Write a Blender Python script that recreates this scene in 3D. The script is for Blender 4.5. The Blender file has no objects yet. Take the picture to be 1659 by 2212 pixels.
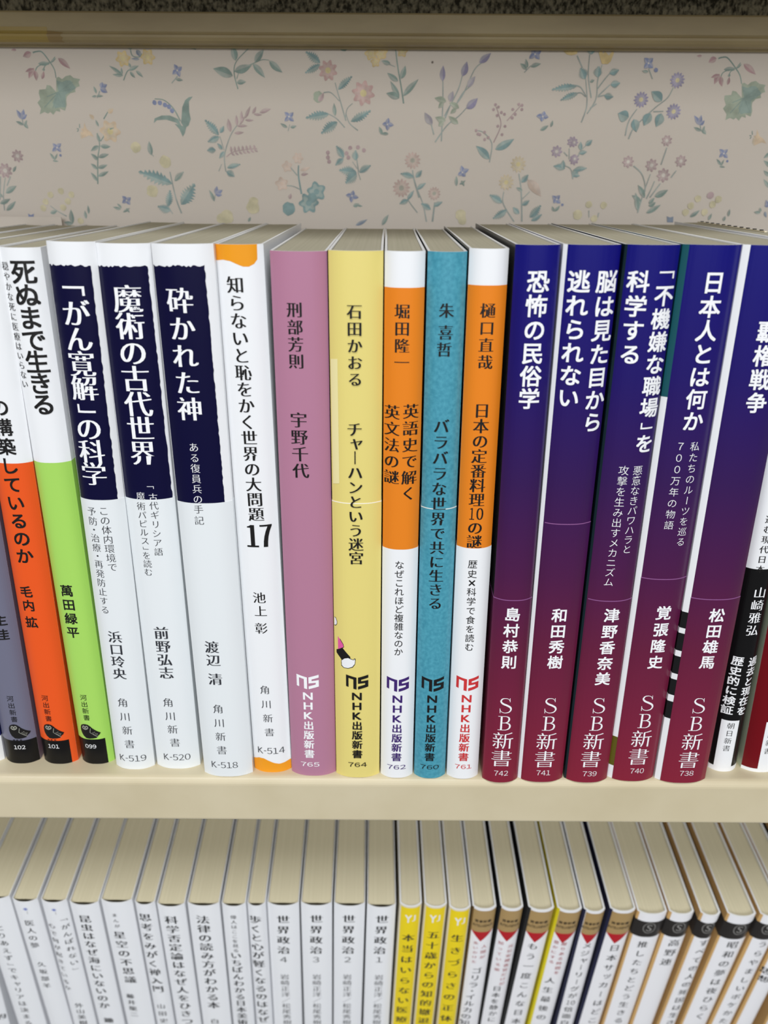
import bpy, bmesh, math, random
from mathutils import Matrix, Vector
from mathutils.geometry import tessellate_polygon

# ------------------------------------------------------------------ camera, light, exposure
SC = bpy.context.scene
COL = SC.collection
MM = 0.001

cam_data = bpy.data.cameras.new('camera')
cam = bpy.data.objects.new('camera', cam_data)
COL.objects.link(cam)
SC.camera = cam
cam_data.sensor_fit = 'HORIZONTAL'
cam_data.sensor_width = 36.0
cam_data.lens = 38.08
cam_data.clip_start = 0.01
cam.matrix_world = Matrix(((0.999975, -0.007007, 0.000589, 0.000000), (0.003218, 0.381627, -0.924311, -0.221842), (0.006252, 0.924290, 0.381640, 0.190977), (0.000000, 0.000000, 0.000000, 1.000000)))
cam_data.dof.use_dof = True
cam_data.dof.focus_distance = 0.256
cam_data.dof.aperture_fstop = 16.0

SC.view_settings.view_transform = 'Standard'
SC.view_settings.look = 'None'
SC.view_settings.exposure = -0.12
SC.view_settings.gamma = 1.0
SC.view_settings.use_curve_mapping = False

world = bpy.data.worlds.new('shop_ambience')
SC.world = world
world.use_nodes = True
world.node_tree.nodes['Background'].inputs[0].default_value = (0.93, 0.97, 1.0, 1)
world.node_tree.nodes['Background'].inputs[1].default_value = 0.25

def area(name, loc, size, power, target, color):
    l = bpy.data.lights.new(name, 'AREA')
    l.shape = 'RECTANGLE'; l.size = size[0]; l.size_y = size[1]
    l.energy = power; l.color = color
    o = bpy.data.objects.new(name, l); COL.objects.link(o)
    o.location = loc
    o.rotation_euler = (Vector(target) - Vector(loc)).to_track_quat('-Z', 'Y').to_euler()
    return o
area('ceiling_or_fill_lamp', (-0.1, -0.95, 1.5), (1.6, 0.5), 21, (0, 0, 0), (0.97, 0.985, 1.0))
area('ceiling_or_fill_lamp', (0.2, -3.2, 1.15), (3.4, 0.9), 74, (0, 0, 0), (0.97, 0.985, 1.0))  # frontal fill added to brighten the lower row

# ------------------------------------------------------------------ measured data (millimetres)
UPPER = [
 {'name':'w103','loc':(-139.8,7.51,0),'lean':0.02999,'T':12.5,'h':173,'s':2.4,'patches':[([(-6.25,0),(6.25,0),(6.25,10.29),(-6.25,10.29)],'white')],'sides':[(0,10.29,'white')],'lines':[],'base':'navy','left':'white','right':'navy','label':'navy paperback with a white foot, cut off at the left edge of the upper shelf'},
 {'name':'b102','loc':(-126.87,7.41,0),'lean':0.018,'T':11.8,'h':173,'s':2.4,'patches':[([(-5.9,0),(5.9,0),(5.9,110.85),(-5.9,110.85)],'slate'),([(-5.9,0),(5.9,0),(5.9,9.8),(-5.9,9.8)],'black')],'sides':[(0,110.85,'slate')],'lines':[('author_lettering','主佳',1.6,57.44,1.45,52.08,4.36,'gb','ink'),('owl',1.4,13.63,6.85,6.02,'ink'),('H','number_lettering','102',0.59,6.99,3.86,1.61,'gm','white'),('series_lettering','河出新書',0.31,27.17,0.45,18.74,2.44,'gm','ink')],'base':'white','left':'white','right':'white','label':'slate grey paperback numbered 102 with an owl emblem on the upper shelf'},
 {'name':'o101','loc':(-113.4,7.32,0),'lean':0.0135,'T':11.9,'h':173,'s':2.4,'patches':[([(-5.95,0),(5.95,0),(5.95,111.17),(-5.95,111.17)],'orange'),([(-5.95,0),(4.3,0),(4.3,9.9),(-5.95,9.9)],'black')],'sides':[(0,111.17,'orange')],'lines':[('title_lettering','の構築しているのか',-0.26,128.37,-0.13,80.64,5.57,'gb','ink'),('author_lettering','毛内',-1.6,68,-1.52,63.01,4.29,'gb','ink'),('author_lettering','拡',-1.48,56.85,-1.48,56.81,4.35,'gb','ink'),('owl',-0.1,13.83,6.85,6.02,'ink'),('H','number_lettering','101',-0.96,7.53,3.86,1.61,'gm','white'),('series_lettering','河出新書',-1.24,27.48,-1.08,19.17,2.44,'gm','ink')],'base':'white','left':'white','right':'white','label':'orange paperback numbered 101 with an owl emblem on the upper shelf'},
 {'name':'g099','loc':(-100.32,7.44,0),'lean':0.00285,'T':11.3,'h':172.65,'s':2.4,'patches':[([(-5.65,0),(5.65,0),(5.65,111.39),(-5.65,111.39)],'lime'),([(-5.65,0),(3.96,0),(3.96,10.5),(-5.65,10.5)],'black')],'sides':[(0,111.39,'lime')],'lines':[('title_lettering','死ぬまで生きる',0.87,166.37,0.81,129.34,6.89,'gb','ink'),('subtitle_lettering','穏やかな死に医療はいらない',-4.28,167.77,-4.02,135.03,2.47,'mm','ink'),('author_lettering','萬田緑平',-0.97,68.4,-1.07,53.16,4.32,'gb','ink'),('owl',-0.45,13.83,6.85,6.02,'ink'),('H','number_lettering','099',-1.11,7.54,3.86,1.61,'gm','white'),('series_lettering','河出新書',-1,27.78,-0.98,19.59,2.44,'gm','ink')],'base':'white','left':'white','right':'white','label':'lime green and white paperback numbered 099 with an owl emblem on the upper shelf'},
 {'name':'k519','loc':(-86.49,4.83,0),'lean':0.00991,'T':13.23,'h':174.47,'s':2.4,'patches':[([(-6.48,100.65),(5.04,100.65),(4.95,101.62),(5.12,102.58),(5.1,103.55),(4.98,104.52),(5.04,105.49),(5.03,106.45),(5.08,107.42),(5.11,108.39),(4.95,109.35),(4.93,110.32),(5.12,111.29),(5.03,112.26),(5.11,113.22),(4.92,114.19),(5.03,115.16),(5.1,116.12),(4.98,117.09),(5.15,118.06),(5.14,119.03),(4.93,119.99),(4.93,120.96),(5.06,121.93),(5.15,122.89),(5.02,123.86),(4.98,124.83),(5.03,125.8),(4.93,126.76),(4.98,127.73),(5.03,128.7),(5.05,129.66),(4.98,130.63),(4.98,131.6),(4.98,132.57),(5.04,133.53),(5,134.5),(4.94,135.47),(5.13,136.43),(5.06,137.4),(5.09,138.37),(4.98,139.34),(5.17,140.3),(5.14,141.27),(4.96,142.24),(5.01,143.2),(5.11,144.17),(5.1,145.14),(5.16,146.11),(5.04,147.07),(5.13,148.04),(5.1,149.01),(5.01,149.97),(5.08,150.94),(5.15,151.91),(5.14,152.88),(5.06,153.84),(5.08,154.81),(4.94,155.78),(4.99,156.74),(5.13,157.71),(5.04,158.68),(4.98,159.65),(5.07,160.61),(5.11,161.58),(5.1,162.55),(5.03,163.51),(5.04,164.48),(5.06,165.45),(5.13,166.42),(5.06,167.38),(5.06,168.29),(4.58,168.34),(4.1,168.09),(3.62,168.09),(3.14,168.46),(2.66,168.62),(2.17,168.4),(1.69,168.29),(1.21,168.17),(0.73,168.35),(0.25,168.62),(-0.23,168.5),(-0.71,168.37),(-1.19,168.55),(-1.67,168.2),(-2.15,168.36),(-2.64,168.6),(-3.12,168.39),(-3.6,168.33),(-4.08,168.22),(-4.56,168.38),(-5.04,168.61),(-5.52,168.07),(-6,168.51),(-6.48,168.53)],'navyblock')],'band':(100.65,'bandwhite'),'lines':[('title_lettering','「がん寛解」の科学',-0.05,161.73,-0.87,108.98,7.88,'mh','white'),('subtitle_lettering','この体内環境で',0.71,97.13,1.26,78.26,3.12,'ml','ink2'),('subtitle_lettering','予防・治療・再発防止する',-3.06,96.86,-2.88,62.93,3.02,'ml','ink2'),('author_lettering','浜口玲央',-0.78,53.14,-0.8,39.16,4.68,'mh','ink2'),('series_lettering','角川新書',-0.95,27.76,-0.38,10.79,3.76,'ml','ink2'),('H','number_lettering','K-519',0,4.68,9.12,2.49,'ml','ink2')],'base':'white','left':'white','right':'white','label':'white paperback with a navy title block, numbered K-519 on the upper shelf'},
 {'name':'k520','loc':(-71.48,5.34,0),'lean':0.00266,'T':14.92,'h':174.05,'s':2.4,'patches':[([(-7.31,100.71),(6.94,100.71),(7.04,101.67),(7.03,102.64),(6.81,103.6),(6.8,104.56),(6.98,105.53),(6.94,106.49),(6.92,107.45),(6.82,108.42),(6.89,109.38),(6.88,110.34),(6.87,111.31),(6.76,112.27),(6.81,113.23),(6.8,114.2),(6.87,115.16),(6.92,116.12),(6.9,117.09),(6.8,118.05),(6.77,119.02),(6.72,119.98),(6.65,120.94),(6.64,121.91),(6.74,122.87),(6.7,123.83),(6.7,124.8),(6.82,125.76),(6.72,126.72),(6.72,127.69),(6.63,128.65),(6.58,129.61),(6.64,130.58),(6.59,131.54),(6.67,132.5),(6.78,133.47),(6.69,134.43),(6.56,135.39),(6.73,136.36),(6.69,137.32),(6.67,138.28),(6.7,139.25),(6.66,140.21),(6.66,141.17),(6.55,142.14),(6.69,143.1),(6.68,144.06),(6.48,145.03),(6.61,145.99),(6.59,146.95),(6.52,147.92),(6.53,148.88),(6.51,149.84),(6.61,150.81),(6.5,151.77),(6.57,152.74),(6.45,153.7),(6.57,154.66),(6.56,155.63),(6.45,156.59),(6.47,157.55),(6.54,158.52),(6.49,159.48),(6.42,160.44),(6.35,161.41),(6.37,162.37),(6.45,163.33),(6.31,164.3),(6.48,165.26),(6.32,166.22),(6.47,167.19),(6.36,168.04),(5.79,168.41),(5.23,168.27),(4.66,168.15),(4.1,168.16),(3.53,168.23),(2.97,168.2),(2.4,168.04),(1.84,167.99),(1.27,168.16),(0.71,168.39),(0.14,168.22),(-0.42,167.91),(-0.99,168.33),(-1.56,168.28),(-2.12,168.38),(-2.69,167.98),(-3.25,168.29),(-3.82,167.9),(-4.38,168.24),(-4.95,168.02),(-5.51,168),(-6.08,168.36),(-6.64,167.93),(-7.21,168.16)],'navyblock')],'band':(100.71,'bandwhite'),'lines':[('title_lettering','魔術の古代世界',0.38,159.68,0.07,115.48,8.13,'mh','white'),('subtitle_lettering','「古',1.14,104.58,1.65,101.45,2.78,'ml','white'),('subtitle_lettering','代ギリシア語',1.6,98.75,1.52,83.38,2.83,'ml','ink2'),('subtitle_lettering','魔',-2.1,101.84,-2.11,101.81,2.78,'ml','white'),('subtitle_lettering','術パピルス」を読む',-2.29,98.53,-2.36,76.29,2.84,'ml','ink2'),('author_lettering','前野弘志',-0.41,54.45,-0.17,39.32,4.98,'mh','ink2'),('series_lettering','角川新書',-0.72,27.6,0.15,11.16,3.77,'ml','ink2'),('H','number_lettering','K-520',0.23,4.88,9.13,2.49,'ml','ink2')],'base':'white','left':'white','right':'white','label':'white paperback with a navy title block, numbered K-520 on the upper shelf'},
 {'name':'k518','loc':(-53.27,1.51,0),'lean':-0.00465,'T':16.53,'h':174.33,'s':2.4,'patches':[([(-8.1,101.17),(6.22,101.17),(6.15,102.14),(6.22,103.1),(6.17,104.07),(6.22,105.03),(6.22,106),(6.08,106.97),(6.06,107.93),(6.25,108.9),(6.11,109.86),(6.1,110.83),(6.27,111.79),(6.14,112.76),(6.22,113.73),(6.13,114.69),(6.17,115.66),(6.04,116.62),(6.15,117.59),(6.2,118.56),(6.11,119.52),(6.16,120.49),(6.14,121.45),(5.99,122.42),(6.15,123.38),(6.1,124.35),(6.03,125.32),(5.96,126.28),(6.15,127.25),(6.05,128.21),(6.1,129.18),(6.14,130.15),(6.09,131.11),(6.13,132.08),(6,133.04),(6.09,134.01),(6,134.97),(6.11,135.94),(6.09,136.91),(5.9,137.87),(5.9,138.84),(5.92,139.8),(6.09,140.77),(5.96,141.74),(6,142.7),(5.91,143.67),(5.96,144.63),(5.92,145.6),(5.91,146.57),(5.96,147.53),(5.95,148.5),(6.02,149.46),(5.96,150.43),(6.02,151.39),(6,152.36),(6.02,153.33),(5.94,154.29),(5.81,155.26),(5.97,156.22),(5.99,157.19),(5.97,158.16),(5.89,159.12),(5.91,160.09),(5.79,161.05),(5.93,162.02),(5.86,162.98),(5.79,163.95),(5.73,164.92),(5.91,165.88),(5.94,166.85),(5.72,167.81),(5.81,168.95),(5.23,168.73),(4.65,168.58),(4.07,168.66),(3.49,168.93),(2.91,168.99),(2.33,168.52),(1.75,168.84),(1.17,168.53),(0.59,168.9),(0.01,168.69),(-0.57,168.99),(-1.14,169.05),(-1.72,168.78),(-2.3,169.06),(-2.88,168.67),(-3.46,168.54),(-4.04,168.84),(-4.62,168.52),(-5.2,168.61),(-5.78,168.73),(-6.36,168.84),(-6.94,168.59),(-7.52,168.52),(-8.1,168.99)],'navyblock')],'band':(101.17,'bandwhite'),'lines':[('title_lettering','砕かれた神',-1.45,159.89,-1.4,129.88,7.4,'mh','white'),('subtitle_lettering','ある復員兵の',-1.27,118.55,-1.46,102.48,2.97,'ml','white'),('subtitle_lettering','手記',-1.54,99.23,-1.65,95.63,3.04,'ml','ink2'),('author_lettering','渡辺',-1.4,51.67,-1.28,46.74,4.75,'mh','ink2'),('author_lettering','清',-1.21,39.55,-1.21,39.52,4.82,'mh','ink2'),('series_lettering','角川新書',-1.2,27.93,-1.18,11.16,3.72,'ml','ink2'),('H','number_lettering','K-518',-0.74,4.86,9.01,2.46,'ml','ink2')],'base':'white','left':'white','right':'white','label':'white paperback with a navy title block, numbered K-518 on the upper shelf'},
 {'name':'k514','loc':(-38.23,3.8,0),'lean':-0.00633,'T':12.86,'h':174.14,'s':2.4,'patches':[([(-6.4315,174.14),(4.91,174.14),(4.81,170.28),(3.94,169.13),(2.6,168.46),(1.02,168.48),(-0.54,169.08),(-2.37,169.89),(-4.33,170.18),(-6.4315,169.92)],'amber'),([(-6.4315,4.51),(-6.38,4.51),(-4.32,5.73),(-2.63,5.75),(-1.06,4.94),(0.81,3.97),(2.67,3.48),(4.36,3.66),(5.72,4.02),(6.4315,4.02),(6.4315,0),(-6.4315,0)],'amber')],'lines':[('title_lettering','知らないと恥をかく世界の大問題',-1.41,163.79,0.25,96.83,4.87,'mh','ink'),('H','title_lettering','17',0.73,89.59,7.75,7.36,'mx','ink'),('author_lettering','池上',-0.52,68.39,-0.36,63.59,4.24,'mm','ink'),('author_lettering','彰',-0.53,57.35,-0.53,57.31,4.29,'mm','ink'),('series_lettering','角川新書',-0.7,33.95,-0.09,16.9,3.56,'ml','ink2'),('H','number_lettering','K-514',0.06,9.08,9.19,2.46,'ml','ink2')],'base':'white','left':'white','right':'white','label':'white paperback with orange wavy ends and a large 17 on the upper shelf'},
 {'name':'n765','loc':(-23.86,2.18,0),'lean':0.00259,'T':15.21,'h':172.62,'s':2.4,'lines':[('author_lettering','刑部芳則',-1.3,157.52,-1.25,143.49,4.44,'mh','ink'),('title_lettering','宇野千代',-1.14,126.7,-0.98,111.36,4.94,'mh','ink'),('logo',-0.95,38.24,7.26,5.55,'white'),('series_lettering','NHK出版新書',-1.03,32.73,-1.11,9.32,3.64,'gx','white'),('H','number_lettering','765',-0.99,4.83,6.34,1.76,'gm','white')],'base':'mauve','left':'white','right':'mauve','label':'mauve pink paperback numbered 765 on the upper shelf'},
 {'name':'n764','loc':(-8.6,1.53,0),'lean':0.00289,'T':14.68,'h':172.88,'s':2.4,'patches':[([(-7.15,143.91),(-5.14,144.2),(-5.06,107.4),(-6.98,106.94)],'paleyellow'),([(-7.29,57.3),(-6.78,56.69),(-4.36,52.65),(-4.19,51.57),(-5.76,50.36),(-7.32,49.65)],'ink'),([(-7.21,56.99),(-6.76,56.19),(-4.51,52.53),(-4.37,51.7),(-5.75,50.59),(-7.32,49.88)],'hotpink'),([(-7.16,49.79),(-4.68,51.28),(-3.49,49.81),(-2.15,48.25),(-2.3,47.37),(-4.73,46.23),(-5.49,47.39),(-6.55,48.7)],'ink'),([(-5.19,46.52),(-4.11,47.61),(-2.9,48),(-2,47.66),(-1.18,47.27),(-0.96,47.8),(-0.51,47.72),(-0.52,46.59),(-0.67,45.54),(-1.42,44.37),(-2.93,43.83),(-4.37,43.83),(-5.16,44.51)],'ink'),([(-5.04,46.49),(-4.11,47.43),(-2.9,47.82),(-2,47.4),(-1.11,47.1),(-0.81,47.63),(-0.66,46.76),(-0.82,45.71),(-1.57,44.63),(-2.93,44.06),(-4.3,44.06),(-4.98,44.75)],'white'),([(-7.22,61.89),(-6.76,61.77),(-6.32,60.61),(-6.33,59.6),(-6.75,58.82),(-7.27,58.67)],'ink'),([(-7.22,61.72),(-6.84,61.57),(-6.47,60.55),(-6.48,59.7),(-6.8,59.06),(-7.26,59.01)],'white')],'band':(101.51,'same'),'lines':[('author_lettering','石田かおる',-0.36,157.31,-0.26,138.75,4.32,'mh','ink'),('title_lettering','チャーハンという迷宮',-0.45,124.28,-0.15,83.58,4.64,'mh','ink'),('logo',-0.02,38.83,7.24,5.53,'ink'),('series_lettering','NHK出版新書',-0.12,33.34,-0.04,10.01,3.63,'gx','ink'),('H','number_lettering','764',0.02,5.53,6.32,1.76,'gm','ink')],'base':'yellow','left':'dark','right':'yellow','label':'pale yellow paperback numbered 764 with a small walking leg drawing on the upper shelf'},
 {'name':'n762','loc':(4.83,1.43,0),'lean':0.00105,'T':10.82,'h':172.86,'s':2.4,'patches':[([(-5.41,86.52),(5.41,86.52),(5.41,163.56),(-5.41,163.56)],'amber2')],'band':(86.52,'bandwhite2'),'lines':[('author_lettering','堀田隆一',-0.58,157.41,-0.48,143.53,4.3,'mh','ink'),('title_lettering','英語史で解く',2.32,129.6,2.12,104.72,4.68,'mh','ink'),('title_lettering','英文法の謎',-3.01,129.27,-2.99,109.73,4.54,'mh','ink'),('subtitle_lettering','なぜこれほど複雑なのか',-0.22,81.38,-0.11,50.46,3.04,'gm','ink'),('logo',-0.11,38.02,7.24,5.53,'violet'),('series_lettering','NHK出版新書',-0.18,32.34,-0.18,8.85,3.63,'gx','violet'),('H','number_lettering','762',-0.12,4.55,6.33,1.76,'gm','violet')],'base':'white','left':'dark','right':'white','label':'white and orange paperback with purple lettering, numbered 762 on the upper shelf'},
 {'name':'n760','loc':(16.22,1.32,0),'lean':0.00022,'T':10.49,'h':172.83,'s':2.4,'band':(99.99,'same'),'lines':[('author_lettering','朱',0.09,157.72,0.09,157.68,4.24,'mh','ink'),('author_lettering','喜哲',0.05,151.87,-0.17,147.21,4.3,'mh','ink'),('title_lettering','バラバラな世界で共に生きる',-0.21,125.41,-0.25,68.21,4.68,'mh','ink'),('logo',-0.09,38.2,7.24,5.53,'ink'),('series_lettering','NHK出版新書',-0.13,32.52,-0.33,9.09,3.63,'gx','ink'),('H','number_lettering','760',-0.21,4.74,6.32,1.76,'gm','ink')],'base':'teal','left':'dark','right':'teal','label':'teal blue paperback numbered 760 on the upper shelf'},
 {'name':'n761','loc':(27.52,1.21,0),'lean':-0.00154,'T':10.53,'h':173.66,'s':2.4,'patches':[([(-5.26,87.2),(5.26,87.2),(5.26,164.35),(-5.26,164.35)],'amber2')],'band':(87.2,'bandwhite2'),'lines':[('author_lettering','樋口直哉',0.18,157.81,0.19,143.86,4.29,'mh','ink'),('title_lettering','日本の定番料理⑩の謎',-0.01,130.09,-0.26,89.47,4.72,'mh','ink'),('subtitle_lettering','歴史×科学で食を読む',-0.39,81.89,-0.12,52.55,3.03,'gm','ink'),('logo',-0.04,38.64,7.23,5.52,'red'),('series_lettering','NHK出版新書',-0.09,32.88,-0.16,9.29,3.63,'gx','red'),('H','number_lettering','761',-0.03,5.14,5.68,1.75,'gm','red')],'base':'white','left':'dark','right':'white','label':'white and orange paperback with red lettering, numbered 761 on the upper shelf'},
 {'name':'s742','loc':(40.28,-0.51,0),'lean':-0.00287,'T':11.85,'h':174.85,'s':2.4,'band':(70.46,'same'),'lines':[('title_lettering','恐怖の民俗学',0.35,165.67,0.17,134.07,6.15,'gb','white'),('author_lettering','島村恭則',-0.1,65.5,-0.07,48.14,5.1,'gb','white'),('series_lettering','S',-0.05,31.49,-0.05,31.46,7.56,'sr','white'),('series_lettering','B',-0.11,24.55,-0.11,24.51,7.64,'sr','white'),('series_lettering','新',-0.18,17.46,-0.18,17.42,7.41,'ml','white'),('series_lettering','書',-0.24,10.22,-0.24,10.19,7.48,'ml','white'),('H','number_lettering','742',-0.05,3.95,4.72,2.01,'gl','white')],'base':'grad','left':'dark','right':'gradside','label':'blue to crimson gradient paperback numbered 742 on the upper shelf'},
 {'name':'s741','loc':(54.1,-0.13,0),'lean':-3e-05,'T':15.24,'h':174.92,'s':2.4,'band':(95.98,'same'),'wrap':1.15,'lines':[('title_lettering','脳は見た目から',4.36,165.68,4.59,127.17,6.08,'gb','white'),('title_lettering','逃れられない',-3.07,165.67,-2.97,134.26,6.03,'gb','white'),('author_lettering','和田秀樹',0.65,65.07,0.71,48.02,5.11,'gb','white'),('series_lettering','S',0.79,31.34,0.8,31.3,7.57,'sr','white'),('series_lettering','B',0.73,24.27,0.73,24.23,7.65,'sr','white'),('series_lettering','新',0.66,17.06,0.66,17.02,7.42,'ml','white'),('series_lettering','書',0.59,9.69,0.6,9.65,7.5,'ml','white'),('H','number_lettering','741',0.54,3.95,4.72,2.01,'gl','white')],'base':'grad','left':'white','right':'gradside','label':'blue to crimson gradient paperback numbered 741 on the upper shelf'},
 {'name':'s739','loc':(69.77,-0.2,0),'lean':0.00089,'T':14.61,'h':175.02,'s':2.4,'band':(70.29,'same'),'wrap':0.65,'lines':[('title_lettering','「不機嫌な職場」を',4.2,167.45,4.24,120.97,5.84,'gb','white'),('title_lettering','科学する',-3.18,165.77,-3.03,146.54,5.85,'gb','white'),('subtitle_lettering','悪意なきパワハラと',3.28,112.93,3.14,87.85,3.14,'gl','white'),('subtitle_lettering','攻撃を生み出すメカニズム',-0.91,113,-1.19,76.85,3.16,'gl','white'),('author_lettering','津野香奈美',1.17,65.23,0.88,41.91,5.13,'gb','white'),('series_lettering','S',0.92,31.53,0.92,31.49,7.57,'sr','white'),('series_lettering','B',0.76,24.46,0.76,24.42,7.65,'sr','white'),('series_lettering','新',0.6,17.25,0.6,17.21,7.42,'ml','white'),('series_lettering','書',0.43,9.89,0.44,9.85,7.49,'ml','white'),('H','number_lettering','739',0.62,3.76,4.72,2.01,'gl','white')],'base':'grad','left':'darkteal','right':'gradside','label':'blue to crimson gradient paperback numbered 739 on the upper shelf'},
 {'name':'s740','loc':(85.34,0.66,0),'lean':0.00301,'T':15.68,'h':175.06,'s':2.4,'band':(77.51,'same'),'lsides':[(134.08,175.91,'deepteal'),(5.33,17.18,'olive')],'wrap':1.35,'lines':[('title_lettering','日本人とは何か',1.03,165.61,1.38,127.58,6.08,'gb','white'),('subtitle_lettering','私たちのルーツを巡る',3.14,120.09,3.52,90.03,2.99,'gl','white'),('subtitle_lettering','７００万年の物語',-1.05,120.11,-0.92,95.57,2.97,'gl','white'),('author_lettering','覚張隆史',1.8,65.75,1.64,47.76,5.12,'gb','white'),('series_lettering','S',1.33,32.04,1.33,32,7.59,'sr','white'),('series_lettering','B',1.25,24.97,1.26,24.93,7.66,'sr','white'),('series_lettering','新',1.17,17.75,1.18,17.71,7.43,'ml','white'),('series_lettering','書',1.09,10.39,1.1,10.35,7.51,'ml','white'),('H','number_lettering','740',1.32,4.38,4.73,2.02,'gl','white')],'base':'grad','left':'white','right':'gradside','label':'blue to crimson gradient paperback numbered 740 on the upper shelf'},
 {'name':'s738','loc':(102.32,-0.08,0),'lean':-0.00045,'T':17.28,'h':175.11,'s':2.4,'band':(71.03,'same'),'lsides':[(25.41,32.07,'dark'),(34.58,40.59,'dark'),(42.76,49.3,'dark'),(51.42,57.8,'dark'),(59.7,65.46,'dark')],'wrap':1.65,'lines':[('title_lettering','覇権戦争',1.01,152.89,1.45,133.22,6.1,'gb','white'),('author_lettering','松田雄馬',1.46,65.43,1.05,48.39,5.11,'gb','white'),('series_lettering','S',1.11,31.72,1.11,31.68,7.57,'sr','white'),('series_lettering','B',1.06,24.56,1.06,24.52,7.65,'sr','white'),('series_lettering','新',1,17.26,1.01,17.22,7.42,'ml','white'),('series_lettering','書',0.95,9.8,0.96,9.76,7.5,'ml','white'),('H','number_lettering','738',1.01,4.14,4.72,2.01,'gl','white')],'base':'grad','left':'white','right':'gradside','label':'blue to crimson gradient paperback numbered 738 on the upper shelf'},
 {'name':'asa','loc':(119.12,5.79,0),'lean':-0.01651,'T':9.6,'h':175.7,'s':2.4,'patches':[([(-4.8,2.03),(4.8,2.03),(4.8,78.53),(-4.8,78.53)],'black'),([(-3.68,1.83),(2.02,1.83),(2.02,21.41),(-3.68,21.41)],'white')],'sides':[(2.03,78.53,'black')],'lines':[('title_lettering','右傾化に突き進む現代日本',-0.24,115.73,-0.6,78.63,2.8,'mm','ink'),('author_lettering','山崎雅弘',0.77,70.37,0.51,56.68,4.28,'mm','white'),('subtitle_lettering','過去と現在を',3.09,44.56,2.06,25.35,3.7,'gb','white'),('subtitle_lettering','歴史的に検証',-2.15,44.91,-2.64,25.59,3.69,'gb','white'),('series_lettering','朝日新書',-0.64,19.32,-0.81,10.03,2.69,'ml','ink')],'base':'white','left':'white','right':'white','label':'slim white and black paperback between number 738 and the dark red one'},
 {'name':'red','loc':(132.17,5.59,0),'lean':-0.02,'T':13,'h':173,'s':2.4,'patches':[([(-6.5,1.46),(6.5,1.46),(6.5,155),(-6.5,155)],'darkred'),([(-1.84,1.26),(5.2,1.26),(5.2,21.09),(-1.84,21.09)],'white')],'lines':[('series_lettering','朝日新書',0.3,19.2,0.4,9.14,2.69,'ml','ink')],'base':'white','left':'palegreen','right':'white','label':'dark red paperback with a white foot at the right edge of the upper shelf'},
]
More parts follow.
